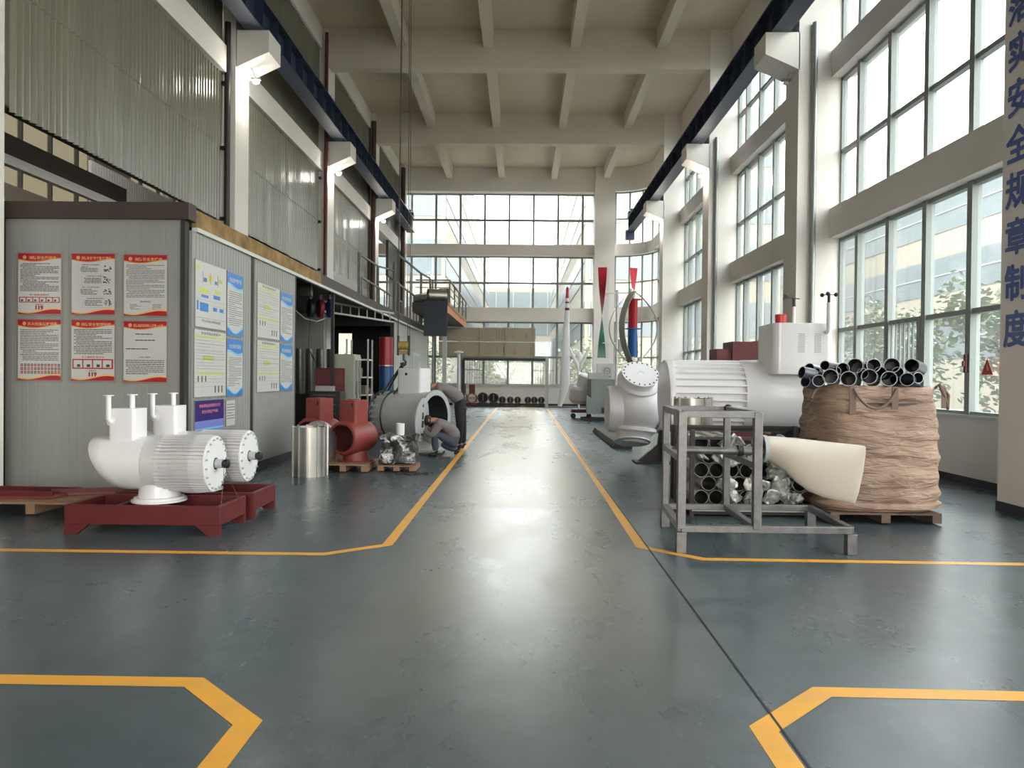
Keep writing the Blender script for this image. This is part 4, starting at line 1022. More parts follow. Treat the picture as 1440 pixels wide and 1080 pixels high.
for i, (a, b_, mm) in enumerate(((5.05, 5.18, redp), (5.18, 5.42, wht2), (5.42, 5.5, redp), (5.5, 5.68, wht2), (5.68, 6.2, mat('tip_red', (176, 50, 48), .4)))):
    w0 = .24-(a-5.05)*.09; w1 = .24-(b_-5.05)*.09
    blade_mesh(0, [(a, .215, w0, .08), (b_, .215, w1, .07)]+([(6.27, .215, .06, .04)] if i == 4 else [])).build('tip_band', mm, r)
# sculpture like small three blade turbine and its plinth
r = thing('small_turbine', 'small white three bladed turbine standing before the back window, right of the tall blade', 'turbine', (2.75, 36.5, 0))
MB().cyl((0, 0, 0), (0, 0, 1.75), .05).build('mast', wht, r); MB().ball((0, -.08, 1.78), .1).build('hub', wht, r)
for s_ in (-1, 1):
    blade_mesh(0, [(0, 0, .08, .05), (.5, s_*.12, .2, .05), (1.0, s_*.38, .16, .04), (1.35, s_*.5, .04, .03)]).build('blade', wht, r, loc=(0, -.08, 1.75))
MB().ball((0, 0, 2.35), .3, 14, sc=(.7, .3, 1.6)).build('tail', wht, r)
# gray machine tool
r = thing('grey_machine', 'grey sheet metal machine cabinet with black feet, left of the white pedestal housing', 'machine', (2.35, 27.6, 0))
MB().box(.18, 2.0, 0, 1.4, .35, 1.52).build('cabinet', mat('machine_grey', (128, 136, 132), .5, var=.05), r, bevel=.01)
MB().prism([(.0, .25), (1.3, .25), (.75, .42), (0, .95)], -.25, 0, 'y').build('sloped_guard', mat('machine_grey', (128, 136, 132), .5), r)
MB().box(-.1, 1.0, -.2, 1.2, .0, .08).build('foot', blk, r); MB().box(.55, .85, -.3, -.02, .3, .5).build('control_box', blackp, r)
MB().box(.9, 1.15, -.2, 0, .45, .85).build('motor', blackp, r)
MB().box(.1, .8, 0, .6, 1.52, 1.75).build('top_housing', gryp, r)
r = thing('white_drum', 'white wrapped drum machine on dark castors beside the grey machine cabinet', 'machine', (1.98, 29.3, 0))
MB().lathe((.3, 0, .95), (0, -.2, 1), [(-.35, .35), (-.2, .45), (.2, .42), (.3, .3)], 24).build('lower_bowl', wht2, r)
MB().lathe((.42, 0, 1.2), (.3, -.2, 1), [(0, .3), (.45, .36), (.5, .3)], 20).build('upper_drum', wht, r)
MB().box(-.05, .7, -.4, .4, .22, .34).build('base_plate', redp, r)
for x in (0, .6): MB().cyl((x, -.35, .1), (x, -.25, .1), .1).build('castor', blk, r)
# pedestal sign
tag(MB().box(-.5, .35, 0, .5, 0, 2.25).build('white_plinth', wht2, loc=(4.05, 35.6, 0), bevel=.01), 'plain white plinth with a no smoking sign, before the back column', 'plinth')
mb = MB(); mb.rect(-.22, .22, 0, .6, 0, 0)
mb.lathe((0, -.002, .38), (0, -1, 0), [(0, .13), (0, .155)], 24, 1, cap=False); mb.bar((-.1, -.003, .48), (.1, -.003, .28), .02, .002, 1); mb.rect(-.08, .06, .37, .39, -.003, 1); mb.text('禁止吸烟', .09, 0, .12, -.003, 1, width=.34)
tag(mb.build('no_smoking_sign', [pw, mat('sign_grey', (70, 64, 66), .5)], loc=(4.0, 35.58, 1.5), smooth=0), 'square no smoking sign on the white plinth', 'sign')

# ------------------------------------------------------------------ vertical axis turbines
vred = mat('vane_red', (196, 40, 56), .35); vgreen = mat('vane_green', (30, 82, 62), .35); vblue = mat('vane_blue', (40, 104, 172), .35); vgray = mat('vane_grey', (150, 148, 140), .4, .3)
r = thing('helical_turbine', 'vertical axis turbine with twisted red and green blades behind the white pedestal housing', 'wind turbine', (3.15+.35, 25.5, 0))
def helix_blade(x, y, a0, tw, z0, z1, w_, m0, m1, name='blade'):
    mb = MB(); N = 24; vs = []; fs = []; ms = []
    for i in range(N+1):
        t_ = i/N; a = a0+tw*(t_-.5); z = z0+(z1-z0)*t_; dx = math.cos(a)*w_/2; dy = math.sin(a)*w_/2; k = .02
        vs += [(x-dx, y-dy, z), (x+dx, y+dy, z), (x+dx, y+dy+k, z), (x-dx, y-dy+k, z)]
    for i in range(N):
        for q in range(4): mb_f = (4*i+q, 4*i+(q+1) % 4, 4*i+4+(q+1) % 4, 4*i+4+q); fs.append(mb_f); ms.append(1 if i > N*.5 else 0)
    fs += [(3, 2, 1, 0), (4*N, 4*N+1, 4*N+2, 4*N+3)]; ms += [0, 1]
    mb.v = vs; mb.f = fs; mb.m = ms; return mb.build(name, [m0, m1], r)
helix_blade(-.82, 0, PI/2, 2.7, 2.25, 5.3, .30, vgreen, vred); MB().box(-.74, -.58, .14, .2, 2.25, 5.3).build('blade_back', wht2, r)
helix_blade(.24, .1, PI/2+.3, -2.7, 2.25, 5.3, .34, vgreen, vred)
MB().cyl((-.3, .1, 0), (-.3, .1, 4.55), .05).build('mast', wht2, r)
for z in (4.45, 2.75): MB().bar((-.82, .05, z), (.2, .1, z), .05, .04).build('arm', wht2, r)
MB().lathe((-.3, .1, 0), (0, 0, 1), [(0, .4), (.03, .4), (.03, .08)], 24).build('base', wht2, r)
r2 = thing('combined_turbine', 'vertical turbine with red over blue drum rotor inside bowed grey blades', 'wind turbine', (3.22, 22.0, 0)); r = r2
MB().cyl((0, 0, 0), (0, 0, 4.1), .04).build('mast', steel, r); MB().ball((-.08, -.02, 4.12), .075).build('hub_ball', wht, r)
def savon(z0, z1, m, nm):
    mb = MB(); mb.lathe((.06, 0, z0), (0, 0, 1), [(0, .20), (z1-z0, .20)], 20, cap=False, ang=PI*1.15, a0=PI*.9); mb.lathe((-.1, .06, z0), (0, 0, 1), [(0, .17), (z1-z0, .17)], 20, cap=False, ang=PI, a0=0)
    mb.lathe((0, 0, z1), (0, 0, 1), [(0, .25), (.02, .25)], 24); return mb.build(nm, m, r)
savon(3.02, 3.85, vred, 'upper_rotor'); savon(2.2, 3.0, vblue, 'lower_rotor')
MB().lathe((0, 0, 1.95), (0, 0, 1), [(0, .12), (.1, .12), (.12, .2), (.22, .2)], 20).build('generator', steel, r)
for k, (a, w_) in enumerate(((PI*1.0, .05), (0.02, .05), (PI*1.3, .09))):
    pts = []
    for i in range(21):
        t_ = i/20; z = 1.95+(4.1-1.95)*t_; rr_ = .70*math.sin(PI*t_)**.8; pts.append((rr_*math.cos(a), rr_*math.sin(a)-.05, z))
    mb = MB(); tg = Vector((-math.sin(a), math.cos(a), 0))*w_; rd = Vector((math.cos(a), math.sin(a), 0))*.012
    for p in pts: p = Vector(p); mb.v += [tuple(p-tg-rd), tuple(p+tg-rd), tuple(p+tg+rd), tuple(p-tg+rd)]
    for i in range(20):
        for q in range(4): mb.f.append((4*i+q, 4*i+(q+1) % 4, 4*i+4+(q+1) % 4, 4*i+4+q)); mb.m.append(0)
    mb.f += [(3, 2, 1, 0), (80, 81, 82, 83)]; mb.m += [0, 0]
    mb.build('bowed_blade', vgray, r)
MB().lathe((0, 0, 0), (0, 0, 1), [(0, .4), (.04, .4), (.04, .06)], 24).build('base', darkst, r)
MB().box(-.42, -.25, -.1, .1, 2.35, 2.7).build('terminal_box', gryp, r)

# ------------------------------------------------------------------ white pedestal housing (downward flange)
r = thing('pedestal_housing', 'big white bulbous housing with bolted top flange and downward neck, right of the aisle', 'turbine housing', (2.18, 14.3, 0))
b = MB(); b.ball((0, 0, 1.04), .56, 32, sc=(.98, .98, .95)); b.build('body', wht2, r, smooth=60)
MB().lathe((0, -.02, 1.0), (-1, 0, 0), [(.3, .44), (.50, .44), (.56, .42), (.58, .36)], 40).build('side_cover', wht2, r)
MB().lathe((.0, -.02, 1.0), (1, .3, 0), [(.3, .46), (.6, .46), (.66, .4)], 40).build('rear_cover', wht2, r)
MB().lathe((-.05, -.05, .66), (-.10, -.10, -1), [(0, .42), (.07, .42), (.10, .37), (.18, .31), (.26, .29), (.28, .28)], 40).build('neck', wht2, r)
MB().lathe((-.10, -.12, .42), (-.05, -.35, -1), [(0, .28), (.02, .34), (.04, .345), (.05, .2)], 40).build('bottom_flange', wht2, r, bevel=.003)
tdir = Vector((.10, -.64, .76)).normalized()
tf = MB(); tf.lathe((-.03, -.08, 1.34), tdir, [(0, .38), (.20, .37), (.21, .405), (.25, .405), (.255, .31), (.38, .30), (.40, .31)], 40); tf.build('top_neck', wht2, r)
cF = Vector((-.03, -.08, 1.34))+tdir*.40; f_ = MB().lathe(cF, tdir, [(0, .355), (.03, .355)], 48).build('top_flange', wht, r, bevel=.003)
u, w_, dd = MB().frame(tdir); rot = dd.to_track_quat('Z', 'Y').to_euler()
bo = MB().cyl((0, 0, -.01), (0, 0, .012), .014, n=6).build('bolt', darkst, f_, smooth=0); bo.rotation_euler = rot
for i in range(20):
    a = 2*PI*i/20; c = bo if i == 0 else bo.copy()
    if i: COL.objects.link(c); c.parent = f_
    c.location = cF+dd*.03+u*(math.cos(a)*.315)+w_*(math.sin(a)*.315)
MB().path([cF+dd*.03+u*(.06*math.cos(PI*(i/10)))+w_*(.06*math.sin(PI*(i/10))) for i in range(11)], .004, 4).build('casting_mark', gryp, f_)
ps = thing('dark_support', 'dark steel support leg bracket under the right side of the white bulbous housing', 'support', (2.62, 14.2, 0))
MB().prism([(-.45, .02), (.1, .02), (.1, .9), (0, .9), (-.06, .35)], -.05, .05, 'y').build('web', darkst, ps); MB().box(-.5, .2, -.25, .25, 0, .03).build('base_plate', blackp, ps); MB().box(.02, .14, -.1, .1, .03, 1.0).build('column', darkst, ps)
ps = thing('floor_skid', 'long dark sloping skid lying on the floor left of the white bulbous housing', 'skid', (2.05, 19.8, 0))
MB().prism([(-.0, .02), (.06, .14), (.42, .14), (.42, 0), (.05, 0)], -3.0, 2.0, 'y').build('beam', mat('skid_grey', (54, 50, 48), .6), ps)

# ------------------------------------------------------------------ large white finned generator
r = thing('large_generator', 'very large white finned generator with weather sensors on its box, behind the steel frame', 'generator', (2.27, 12.1, 0))
R = .575; zc = 1.315; cy = 0
b = MB(); b.lathe((0, cy, zc), (1, 0, 0), [(0, R-.01), (.03, R), (.09, R), (.09, R-.06), (1.2, R-.06)], 56); b.build('ribbed_core', wht, r)
f = MB(); nf = 30
fin = MB()
for x in (0,):
    fin.box(.09, 1.17, -.013, .013, R-.065, R-.005)
fp = fin.build('fin', wht, r, bevel=.004)
for i in range(nf):
    c = fp if i == 0 else fp.copy()
    if i: COL.objects.link(c); c.parent = r
    c.location = (0, cy, zc); c.rotation_euler = (2*PI*i/nf, 0, 0)
b = MB(); b.lathe((1.17, cy, zc), (1, 0, 0), [(0, R-.07), (0, R-.01), (.05, R), (1.1, R+.03), (1.25, R-.05), (1.35, R-.25), (1.37, .01)], 56, cap=False); b.build('smooth_housing', wht, r, smooth=50)
f = MB()
for i in range(nf):
    a = 2*PI*(i+.5)/nf; f.bar((1.12, cy+math.cos(a)*(R-.06), zc+math.sin(a)*(R-.06)), (1.17, cy+math.cos(a)*(R-.06), zc+math.sin(a)*(R-.06)), .03, .04)
f.build('fin_bolts', gryp, r)
bx = MB().rbox(1.5, 2.4, -.75, .1, zc+.35, 2.44, .12).build('control_box', wht, r, bevel=.01)
lv = MB()
for a in (1.86, 2.1):
    for k in range(14): lv.box(a, a+.1, -.754, -.749, 2.0+k*.021, 2.006+k*.021)
lv.build('louvre', mullion_m, bx)
MB().lathe((1.68, -.5, 2.44), (0, 0, 1), [(0, .1), (.01, .1), (.015, .08), (.14, .085), (.15, .05)], 20).build('red_beacon', mat('beacon_red', (196, 36, 44), .3), bx)
v = MB(); v.cyl((1.93, -.35, 2.44), (1.93, -.35, 2.72), .025); v.build('sensor_post', wht, bx)
v = MB(); v.cyl((1.93, -.35, 2.72), (1.93, -.35, 2.84), .018); v.bar((1.80, -.35, 2.86), (2.02, -.35, 2.84), .015); v.prism([(1.76, 2.83), (1.86, 2.85), (1.80, 2.91), (1.77, 2.91)], -.353, -.347, 'y'); v.build('wind_vane', blackp, bx)
v = MB(); v.path([(2.28, -.74, 2.3), (2.28, -.80, 2.31), (2.28, -.82, 2.36), (2.28, -.82, 2.74)], .03, 10); v.build('sensor_post', wht, bx)
v = MB(); v.cyl((2.28, -.82, 2.74), (2.28, -.82, 2.88), .02)
for a in (.1, 2.2, 4.2): p = Vector((2.28+.11*math.cos(a), -.82+.11*math.sin(a), 2.86)); v.cyl((2.28, -.82, 2.86), p, .006, n=6); v.ball(p, .032, 10)
v.build('cup_anemometer', blackp, bx)
cr_ = thing('dark_cradle', 'low dark cradle carrying the very large white generator', 'cradle', (2.27, 12.1, 0))
for x in (.4, 1.9): MB().prism([(-.5, 0), (.5, 0), (.45, .78), (.25, .79), (0, .76), (-.25, .79), (-.45, .78)], x, x+.12, 'x').build('support', darkst, cr_)
MB().box(.3, 2.2, -.06, .06, 0, .1).build('tie_beam', darkst, cr_)
r = thing('red_machine_box', 'stepped dark red steel box standing behind the large white generator', 'box', (0, 14.4, 0))
MB().box(4.0, 4.75, 0, .7, .4, 2.3).build('main_box', redp, r); MB().box(3.72, 4.0, .05, .65, .4, 2.16).build('side_box', redp, r); MB().box(4.55, 4.62, -.02, 0, 2.2, 2.26).build('cable_hole', blk, r); MB().box(3.8, 4.7, .05, .65, 0, .4).build('base', darkst, r)

# ------------------------------------------------------------------ steel angle frame with blade
def P_(x, y, z): return (x, y, z)
r = thing('square_tube_frame', 'open welded square tube frame holding the pale blade stub, at the yellow line', 'frame', (0, 0, 0), .0)
def sk(x, y):  # footprint corners are slightly skewed
    return x, y
t = .062
def tube(p, q, nm='tube', w=t): return MB().bar(p, q, w).build(nm, galv, r, bevel=.004)
fl, frr, bl, br = (1.47, 6.92), (3.02, 6.92), (1.55, 8.1), (3.1, 8.1); mf, mbk = (2.16, 6.92), (2.2, 8.1); z0 = .22
tube((*fl, z0), (*frr, z0), 'base_rail'); tube((*bl, z0), (*br, z0), 'base_rail'); tube((*fl, z0), (*bl, z0), 'base_rail'); tube((*frr, z0), (*br, z0), 'base_rail'); tube((*mf, z0), (*mbk, z0), 'base_rail')
for p in (fl, frr, bl, br): tube((*p, 0), (*p, z0-.03), 'foot', .09)
for p in (fl, mf, bl, mbk): tube((*p, z0), (*p, 1.29), 'upright', .075 if p in (fl, mf) else .065)
tube((*fl, 1.27), (*mf, 1.27), 'top_rail'); tube((*bl, 1.27), (*mbk, 1.27), 'top_rail'); tube((*fl, 1.27), (*bl, 1.27), 'top_rail'); tube((*mf, 1.27), (*mbk, 1.27), 'top_rail')
tube((*fl, .86), (*bl, .86), 'middle_rail'); tube((*mf, .80), (*mbk, .80), 'middle_rail')
MB().ball((2.2, 8.06, 1.28), .045, 10).build('corner_joint', blk, r)
r = thing('blade_stub', 'broad pale cream turbine blade stub on a steel pipe, clamped in the square tube frame', 'blade', (0, 7.5, 0))
MB().cyl((1.5, 0, .885), (2.5, 0, .875), .038, n=18).build('shaft', galv, r)
for x in (1.55, 2.17): MB().pipe((x-.025, 0, .885), (x+.025, 0, .885), .055, .014).build('clamp_ring', darkst, r)
cream = mat('cream_gelcoat', (186, 176, 160), .38, var=.05, scale=2)
out_ = [(2.42, 1.03, .80, .13), (2.5, 1.03, .76, .125), (2.62, 1.02, .68, .11), (2.72, 1.015, .58, .10), (2.85, 1.0, .49, .088), (3.0, .985, .43, .075), (3.15, .97, .40, .062), (3.27, .96, .375, .05), (3.31, .955, .37, .045), (3.345, .95, .47, .038), (3.385, .945, .68, .035), (3.40, .94, .82, .03)]
mb = MB(); K = 24; vs = []
for (x, zt, zb, th) in out_:
    for i in range(K):
        a = 2*PI*i/K; zz = (zt+zb)/2+(zt-zb)/2*math.cos(a); tt = th*math.sin(a)*(.75+.25*math.cos(a)); vs.append((x, tt, zz))
mb.add(vs, [(j*K+i, j*K+(i+1) % K, (j+1)*K+(i+1) % K, (j+1)*K+i) for j in range(len(out_)-1) for i in range(K)]+[tuple((len(out_)-1)*K+i for i in range(K))])
mb.build('blade', cream, r, smooth=50)
MB().lathe((2.385, 0, .905), (1, 0, 0), [(0, .105), (0, .135), (.04, .135)], 28, cap=False).build('root_ring', gryp, r)
MB().lathe((2.41, 0, .905), (1, 0, 0), [(0, .12), (.002, .12)], 28).build('root_plate', blackp, r)
bo = MB().cyl((0, 0, 0), (-.03, 0, 0), .012, n=6).build('bolt', galv, r)
for i in range(8):
    a = 2*PI*i/8; c = bo if i == 0 else bo.copy()
    if i: COL.objects.link(c); c.parent = r
    c.location = (2.41, .085*math.cos(a), .905+.085*math.sin(a))
# rack of wrapped tubes behind
r = thing('tube_rack', 'grey steel rack packed with short tubes wrapped in clear film, behind the square tube frame', 'rack', (0, 0, 0))
X0, X1, Yr0, Yr1 = 1.98, 3.48, 8.75, 9.6
for x in (X0, X1):
    for y in (Yr0, Yr1): MB().box(x-.025, x+.025, y-.025, y+.025, 0, 1.0).build('upright', darkst if x < 2.5 else galv, r)
MB().box(X0, X1, Yr0-.03, Yr0+.02, .06, .12).build('bottom_rail', gryp, r); MB().box(X0, X1, Yr0-.03, Yr0+.02, .89, .92).build('top_rail', darkst, r); MB().box(X0, X1, Yr1-.02, Yr1+.03, .97, 1.0).build('top_rail', darkst, r)
MB().box(X0, X1, Yr0, Yr1, .02, .06).build('floor_sheet', darkst, r)
tubem = mat('short_tube_shell', (168, 164, 158), .35, .5); tin = mat('tube_inside_dark', (58, 58, 56), .5); filmc = mat('crumpled_clear_film', (186, 184, 174), .2, .2, var=.5, scale=16, bump=.8, bscale=12, c2=(104, 106, 98))
tp = None; R_ = random.Random(3)
rowsn = [8, 8, 7, 6, 3]
for j, nn_ in enumerate(rowsn):
    for i in range(nn_):
        x = X0+.115+(j % 2)*.09+i*.176; z = .215+j*.158
        wrapped = R_.random() < .55
        if tp is None:
            tp = thing('short_tube', 'x', 'tube', (x, Yr0+.02, z), 0, 'short tubes stacked in the grey rack'); MB().pipe((0, 0, 0), (0, .75, 0), .085, .005, 22, 0, 1).build('shell', [tubem, tin], tp); o = tp
        else: o = dup(tp, (x, Yr0+.02+.03*R_.random(), z))
        o['label'] = 'short metal tube, %s from left in the %s row of the rack' % (('first', 'second', 'third', 'fourth', 'fifth', 'sixth', 'seventh', 'last')[i], ('bottom', 'second lowest', 'middle', 'second highest', 'top')[j])
mb = MB()
for k in range(24):
    x = 2.35+R_.random()*1.05; j = R_.randrange(0, 5); z = .22+.158*j
    q = MB().ball((0, 0, 0), .1, 12, sc=(1.1, .35, .9)); crumple(q, .09, 9, k)
    mb.add([(v[0]+x, v[1]+Yr0-.03, v[2]+z) for v in q.v], q.f)
for k in range(5):
    x = 2.1+.2*k; z = .7-.02*k; q = MB().ball((0, 0, 0), .08, 10, sc=(1, .3, .8)); crumple(q, .06, 9, k+40); mb.add([(v[0]+x, v[1]+Yr0-.0, v[2]+z) for v in q.v], q.f)
o = tag(mb.build('plastic_wrap', filmc, smooth=30), 'crumpled clear plastic film draped over the stacked tubes in the rack', 'plastic film', kind='stuff')
r = thing('steel_shell', 'shiny ribbed steel cylinder standing between the rack and the large generator', 'steel shell', (2.32, 10.3, 0))
mb = MB().lathe((0, 0, 0), (0, 0, 1), [(0, .25), (1.32, .25), (1.32, .24), (0, .24)], 40, cap=False); mb.build('shell', steel, r)
rb = MB().box(.245, .275, -.012, .012, 0, 1.34).build('rib', steel, r)
for i in range(9):
    c = rb if i == 0 else rb.copy()
    if i: COL.objects.link(c); c.parent = r
    c.rotation_euler = (0, 0, 2*PI*i/9+.3)
r = thing('tube_rack', 'low dark lattice rack standing between the film wrapped stack and the generator', 'rack', (0, 0, 0))
for x in (2.0, 3.6):
    for y in (9.75, 10.0): MB().box(x-.02, x+.02, y-.02, y+.02, 0, .98).build('upright', darkst, r)
MB().box(1.98, 3.62, 9.73, 9.77, .92, .96).build('rail', darkst, r)

# ------------------------------------------------------------------ jumbo bag with black pipes
pallet((3.42, 8.35, 0), 1.22, 1.2, 'dark worn pallet under the big brown bag', h=.13, boards=5, m=mat('dark_wood', (104, 84, 72), .85, var=.3, scale=5))
bag_m = bpy.data.materials.new('brown_woven_bag'); bag_m.use_nodes = True
n = bag_m.node_tree.nodes; L = bag_m.node_tree.links; b = n['Principled BSDF']; b.inputs['Roughness'].default_value = .62
tcn = n.new('ShaderNodeTexCoord'); mpn = n.new('ShaderNodeMapping'); mpn.inputs['Scale'].default_value = (1, 1, 4.5); L.new(tcn.outputs['Object'], mpn.inputs[0])
nz1 = n.new('ShaderNodeTexNoise'); nz1.inputs['Scale'].default_value = 5; nz1.inputs['Detail'].default_value = 6; nz1.inputs['Distortion'].default_value = .8; L.new(mpn.outputs[0], nz1.inputs['Vector'])
rp = n.new('ShaderNodeValToRGB'); rp.color_ramp.elements[0].position = .3; rp.color_ramp.elements[1].position = .7; rp.color_ramp.elements[0].color = (*lin((138, 112, 95)), 1); rp.color_ramp.elements[1].color = (*lin((178, 149, 128)), 1)
nz2 = n.new('ShaderNodeTexNoise'); nz2.inputs['Scale'].default_value = 1.5; L.new(tcn.outputs['Object'], nz2.inputs['Vector']); L.new(nz2.outputs['Fac'], rp.inputs[0]); L.new(rp.outputs[0], b.inputs['Base Color'])
bpn = n.new('ShaderNodeBump'); bpn.inputs['Strength'].default_value = 1; bpn.inputs['Distance'].default_value = .05; L.new(nz1.outputs['Fac'], bpn.inputs['Height']); L.new(bpn.outputs[0], b.inputs['Normal'])
bg_ = thing('bulk_bag', 'big wrinkled brown woven bag full of dark pipes, on a pallet', 'bag', (4.06, 9.0, .132))
mb = MB(); N = 120; Kz = 70; vs = []
for j in range(Kz+1):
    u = j/Kz; z = 1.40*u
    Rw = .72+.05*math.sin(u*PI)*.6-.03*u+(.05 if u < .06 else 0)
    for i in range(N):
        a = 2*PI*i/N; c, s_ = math.cos(a), math.sin(a)
        sq = 1/(abs(c)**3.2+abs(s_)**3.2)**(1/3.2)*.93   # rounded square
        p = Vector((c, s_, z)); w1 = noise.noise(Vector((c*1.4, s_*1.4, z*7.5)))*.035+noise.noise(Vector((c*3+5, s_*3, z*16)))*.016+noise.noise(Vector((c*2, s_*2+3, z*1.2)))*.05
        lean = .06*(1-u)*max(0, c)
        rr_ = (Rw+w1+lean)*sq if u > .02 else Rw*.92*sq
        zz = z+.03*noise.noise(Vector((c*2, s_*2, 9)))*u
        vs.append((c*rr_, s_*rr_*.93, max(0.003, zz)))
mb.add(vs, [(j*N+i, j*N+(i+1) % N, (j+1)*N+(i+1) % N, (j+1)*N+i) for j in range(Kz) for i in range(N)]+[tuple(reversed(range(N)))])
mb.build('bag', bag_m, bg_, smooth=70)
strapm = mat('dark_strap', (112, 92, 80), .8)
for (x0, x1, zt) in ((-.48, -.38, .95), (-.02, .08, 1.0), (.52, .6, 1.02)):
    q = MB(); q.box(x0+.01, x1-.02, -.700, -.690, zt+.14, 1.39); q.build('strap', strapm, bg_)
MB().path([(-.43+.047*k, -.705-.02*math.sin(PI*k/10), 1.37-.22*math.sin(PI*k/10)**.8) for k in range(11)], .016, 6).build('lifting_loop', strapm, bg_)
MB().path([(.48, -.66, 1.38), (.5, -.70, 1.43), (.56, -.69, 1.3), (.62, -.66, 1.16), (.66, -.60, 1.3), (.64, -.5, 1.40)], .018, 6).build('lifting_loop', strapm, bg_)
MB().path([(-.70, -.45, 1.38), (-.78, -.5, 1.33), (-.82, -.52, 1.25)], .018, 6).build('tie', strapm, bg_)
MB().lathe((0, 0, 1.2), (0, 0, 1), [(0, .66), (.01, .66)], 32).build('inner_fill', blackp, bg_)
pipeo = mat('grey_pipe_outside', (72, 77, 86), .3); pipei = mat('dark_pipe_inside', (34, 35, 44), .35); pipee = mat('pale_pipe_edge', (176, 180, 186), .35)
from_px = [(650, 165, 70, 0), (820, 160, 62, .5), (985, 158, 70, .1), (1165, 160, 66, -.35), (540, 195, 58, .2), (375, 165, 45, -.6), (230, 200, 56, 1.0), (165, 230, 56, 1.25), (425, 265, 70, .15), (590, 285, 70, -.05),
           (780, 262, 70, 0), (960, 280, 70, .05), (1125, 285, 62, -.25), (1225, 270, 52, .85), (320, 305, 55, .3), (200, 315, 52, .7), (305, 213, 24, 0), (720, 235, 50, .3), (880, 225, 55, -.3), (1040, 220, 50, .2), (480, 215, 40, .1)]
pn = ('leftmost', 'second', 'third')
names = ['upper row, directly above the patched strap', 'upper row, turned slightly aside, next to the middle', 'upper row, below the barred casement', 'upper row, last at the right, catching the light', 'upper row, half sunk between two others',
         'upper left, tilted toward the generator', 'far left, turned nearly sideways, upper', 'far left, seen edge on', 'front row, large, left of centre', 'front row, cut by the bag rim at centre', 'front row, at the centre strap', 'front row, right of centre with a bright glint',
         'front row, low on the right', 'front row, far right by the strap loop', 'front row, low on the left', 'front row, leftmost at the rim', 'small narrow one wedged at upper left', 'back, seen through the gap above centre', 'back, seen through the gap right of centre', 'back, seen through the gap at the right', 'back, seen through the gap at the left']
for k, (x, y, rad, tw) in enumerate(from_px):
    X = (1100+x/6.545-734)/1060; Zp = (534.5-(490+y/6.545))/1060; D_ = 8.36+(.22 if y < 205 else 0)+(.25 if k > 16 else 0)+(.12 if x < 320 else 0)
    cx, cz, R = X*D_, 1.6+Zp*D_, rad/6.545/1060*D_
    tw = (-.5+tw*.4 if abs(tw) < .55 else (-1.0 if x < 250 else -.75)) if x > 190 or y > 300 else -1.35
    if x > 1200: tw = .1
    pp = thing('black_pipe', 'dark pipe end in the brown bag: '+names[k], 'pipe', (cx, D_, cz), tw, 'dark pipes sticking out of the bag')
    Lp = .5 if abs(tw) < .8 else .16
    MB().pipe((0, 0, 0), (0, Lp, -.03), R, R*.10, 24, 0, 1, 2).lathe((0, Lp-.03, -.03), (0, 1, 0), [(0, R*.93), (.01, R*.93)], 24, 1).build('pipe_shell', [pipeo, pipei, pipee], pp)
# --- PART3
# ------------------------------------------------------------------ people
skin_m = mat('skin', (176, 128, 104), .55); hair_m = mat('black_hair', (26, 24, 24), .6); shirt_m = mat('grey_work_shirt', (122, 112, 112), .8, var=.08, scale=6, bump=.3, bscale=10)
jean_m = mat('grey_blue_trousers', (72, 78, 92), .85, var=.1, scale=8); blkt = mat('black_trousers', (26, 26, 30), .8); shoe_m = mat('black_shoes', (28, 28, 32), .6)
def skin(name, chains, m, parent, lv=2, root=0):
    """chains: list of lists of (key, xyz, (rx, ry)); shared keys join"""
    vs = []; idx = {}; es = []; rad = []
    for ch in chains:
        prev = None
        for it in ch:
            k = it[0]
            if k not in idx: idx[k] = len(vs); vs.append(it[1]); rad.append(it[2] if isinstance(it[2], tuple) else (it[2], it[2]))
            if prev is not None: es.append((prev, idx[k]))
            prev = idx[k]
    me = bpy.data.meshes.new(name); me.from_pydata(vs, es, []); me.materials.append(m)
    o = bpy.data.objects.new(name, me); COL.objects.link(o); o.parent = parent
    md = o.modifiers.new('skin', 'SKIN'); md.use_smooth_shade = True
    sv = me.skin_vertices[0].data
    for i, r_ in enumerate(rad): sv[i].radius = r_; sv[i].use_root = (i == root)
    sb = o.modifiers.new('sub', 'SUBSURF'); sb.levels = lv; sb.render_levels = lv
    return o
def lerp(a, b_, t_): return tuple(a[i]+(b_[i]-a[i])*t_ for i in range(3))
def hand(tag_, wrist, dirv, palm_n):
    """chains for palm, five fingers"""
    d = Vector(dirv).normalized(); nrm = Vector(palm_n).normalized(); s_ = d.cross(nrm).normalized(); w = Vector(wrist); ch = []
    palm = w+d*.05
    for i, (off, ln) in enumerate(((-.03, .062), (-.01, .072), (.01, .068), (.03, .054))):
        a = palm+s_*off+d*.035; b_ = a+d*ln*.5+nrm*.008; c = b_+d*ln*.42+nrm*.022
        ch.append([(tag_+'palm', palm, (.036, .018)), (tag_+'f%da' % i, a, .010), (tag_+'f%db' % i, b_, .009), (tag_+'f%dc' % i, c, .008)])
    a = w+d*.03+s_*-.035; ch.append([(tag_+'palm', palm, (.036, .018)), (tag_+'ta', a, .011), (tag_+'tb', a+d*.03+s_*-.02+nrm*.01, .010), (tag_+'tc', a+d*.055+s_*-.024+nrm*.02, .008)])
    return ch
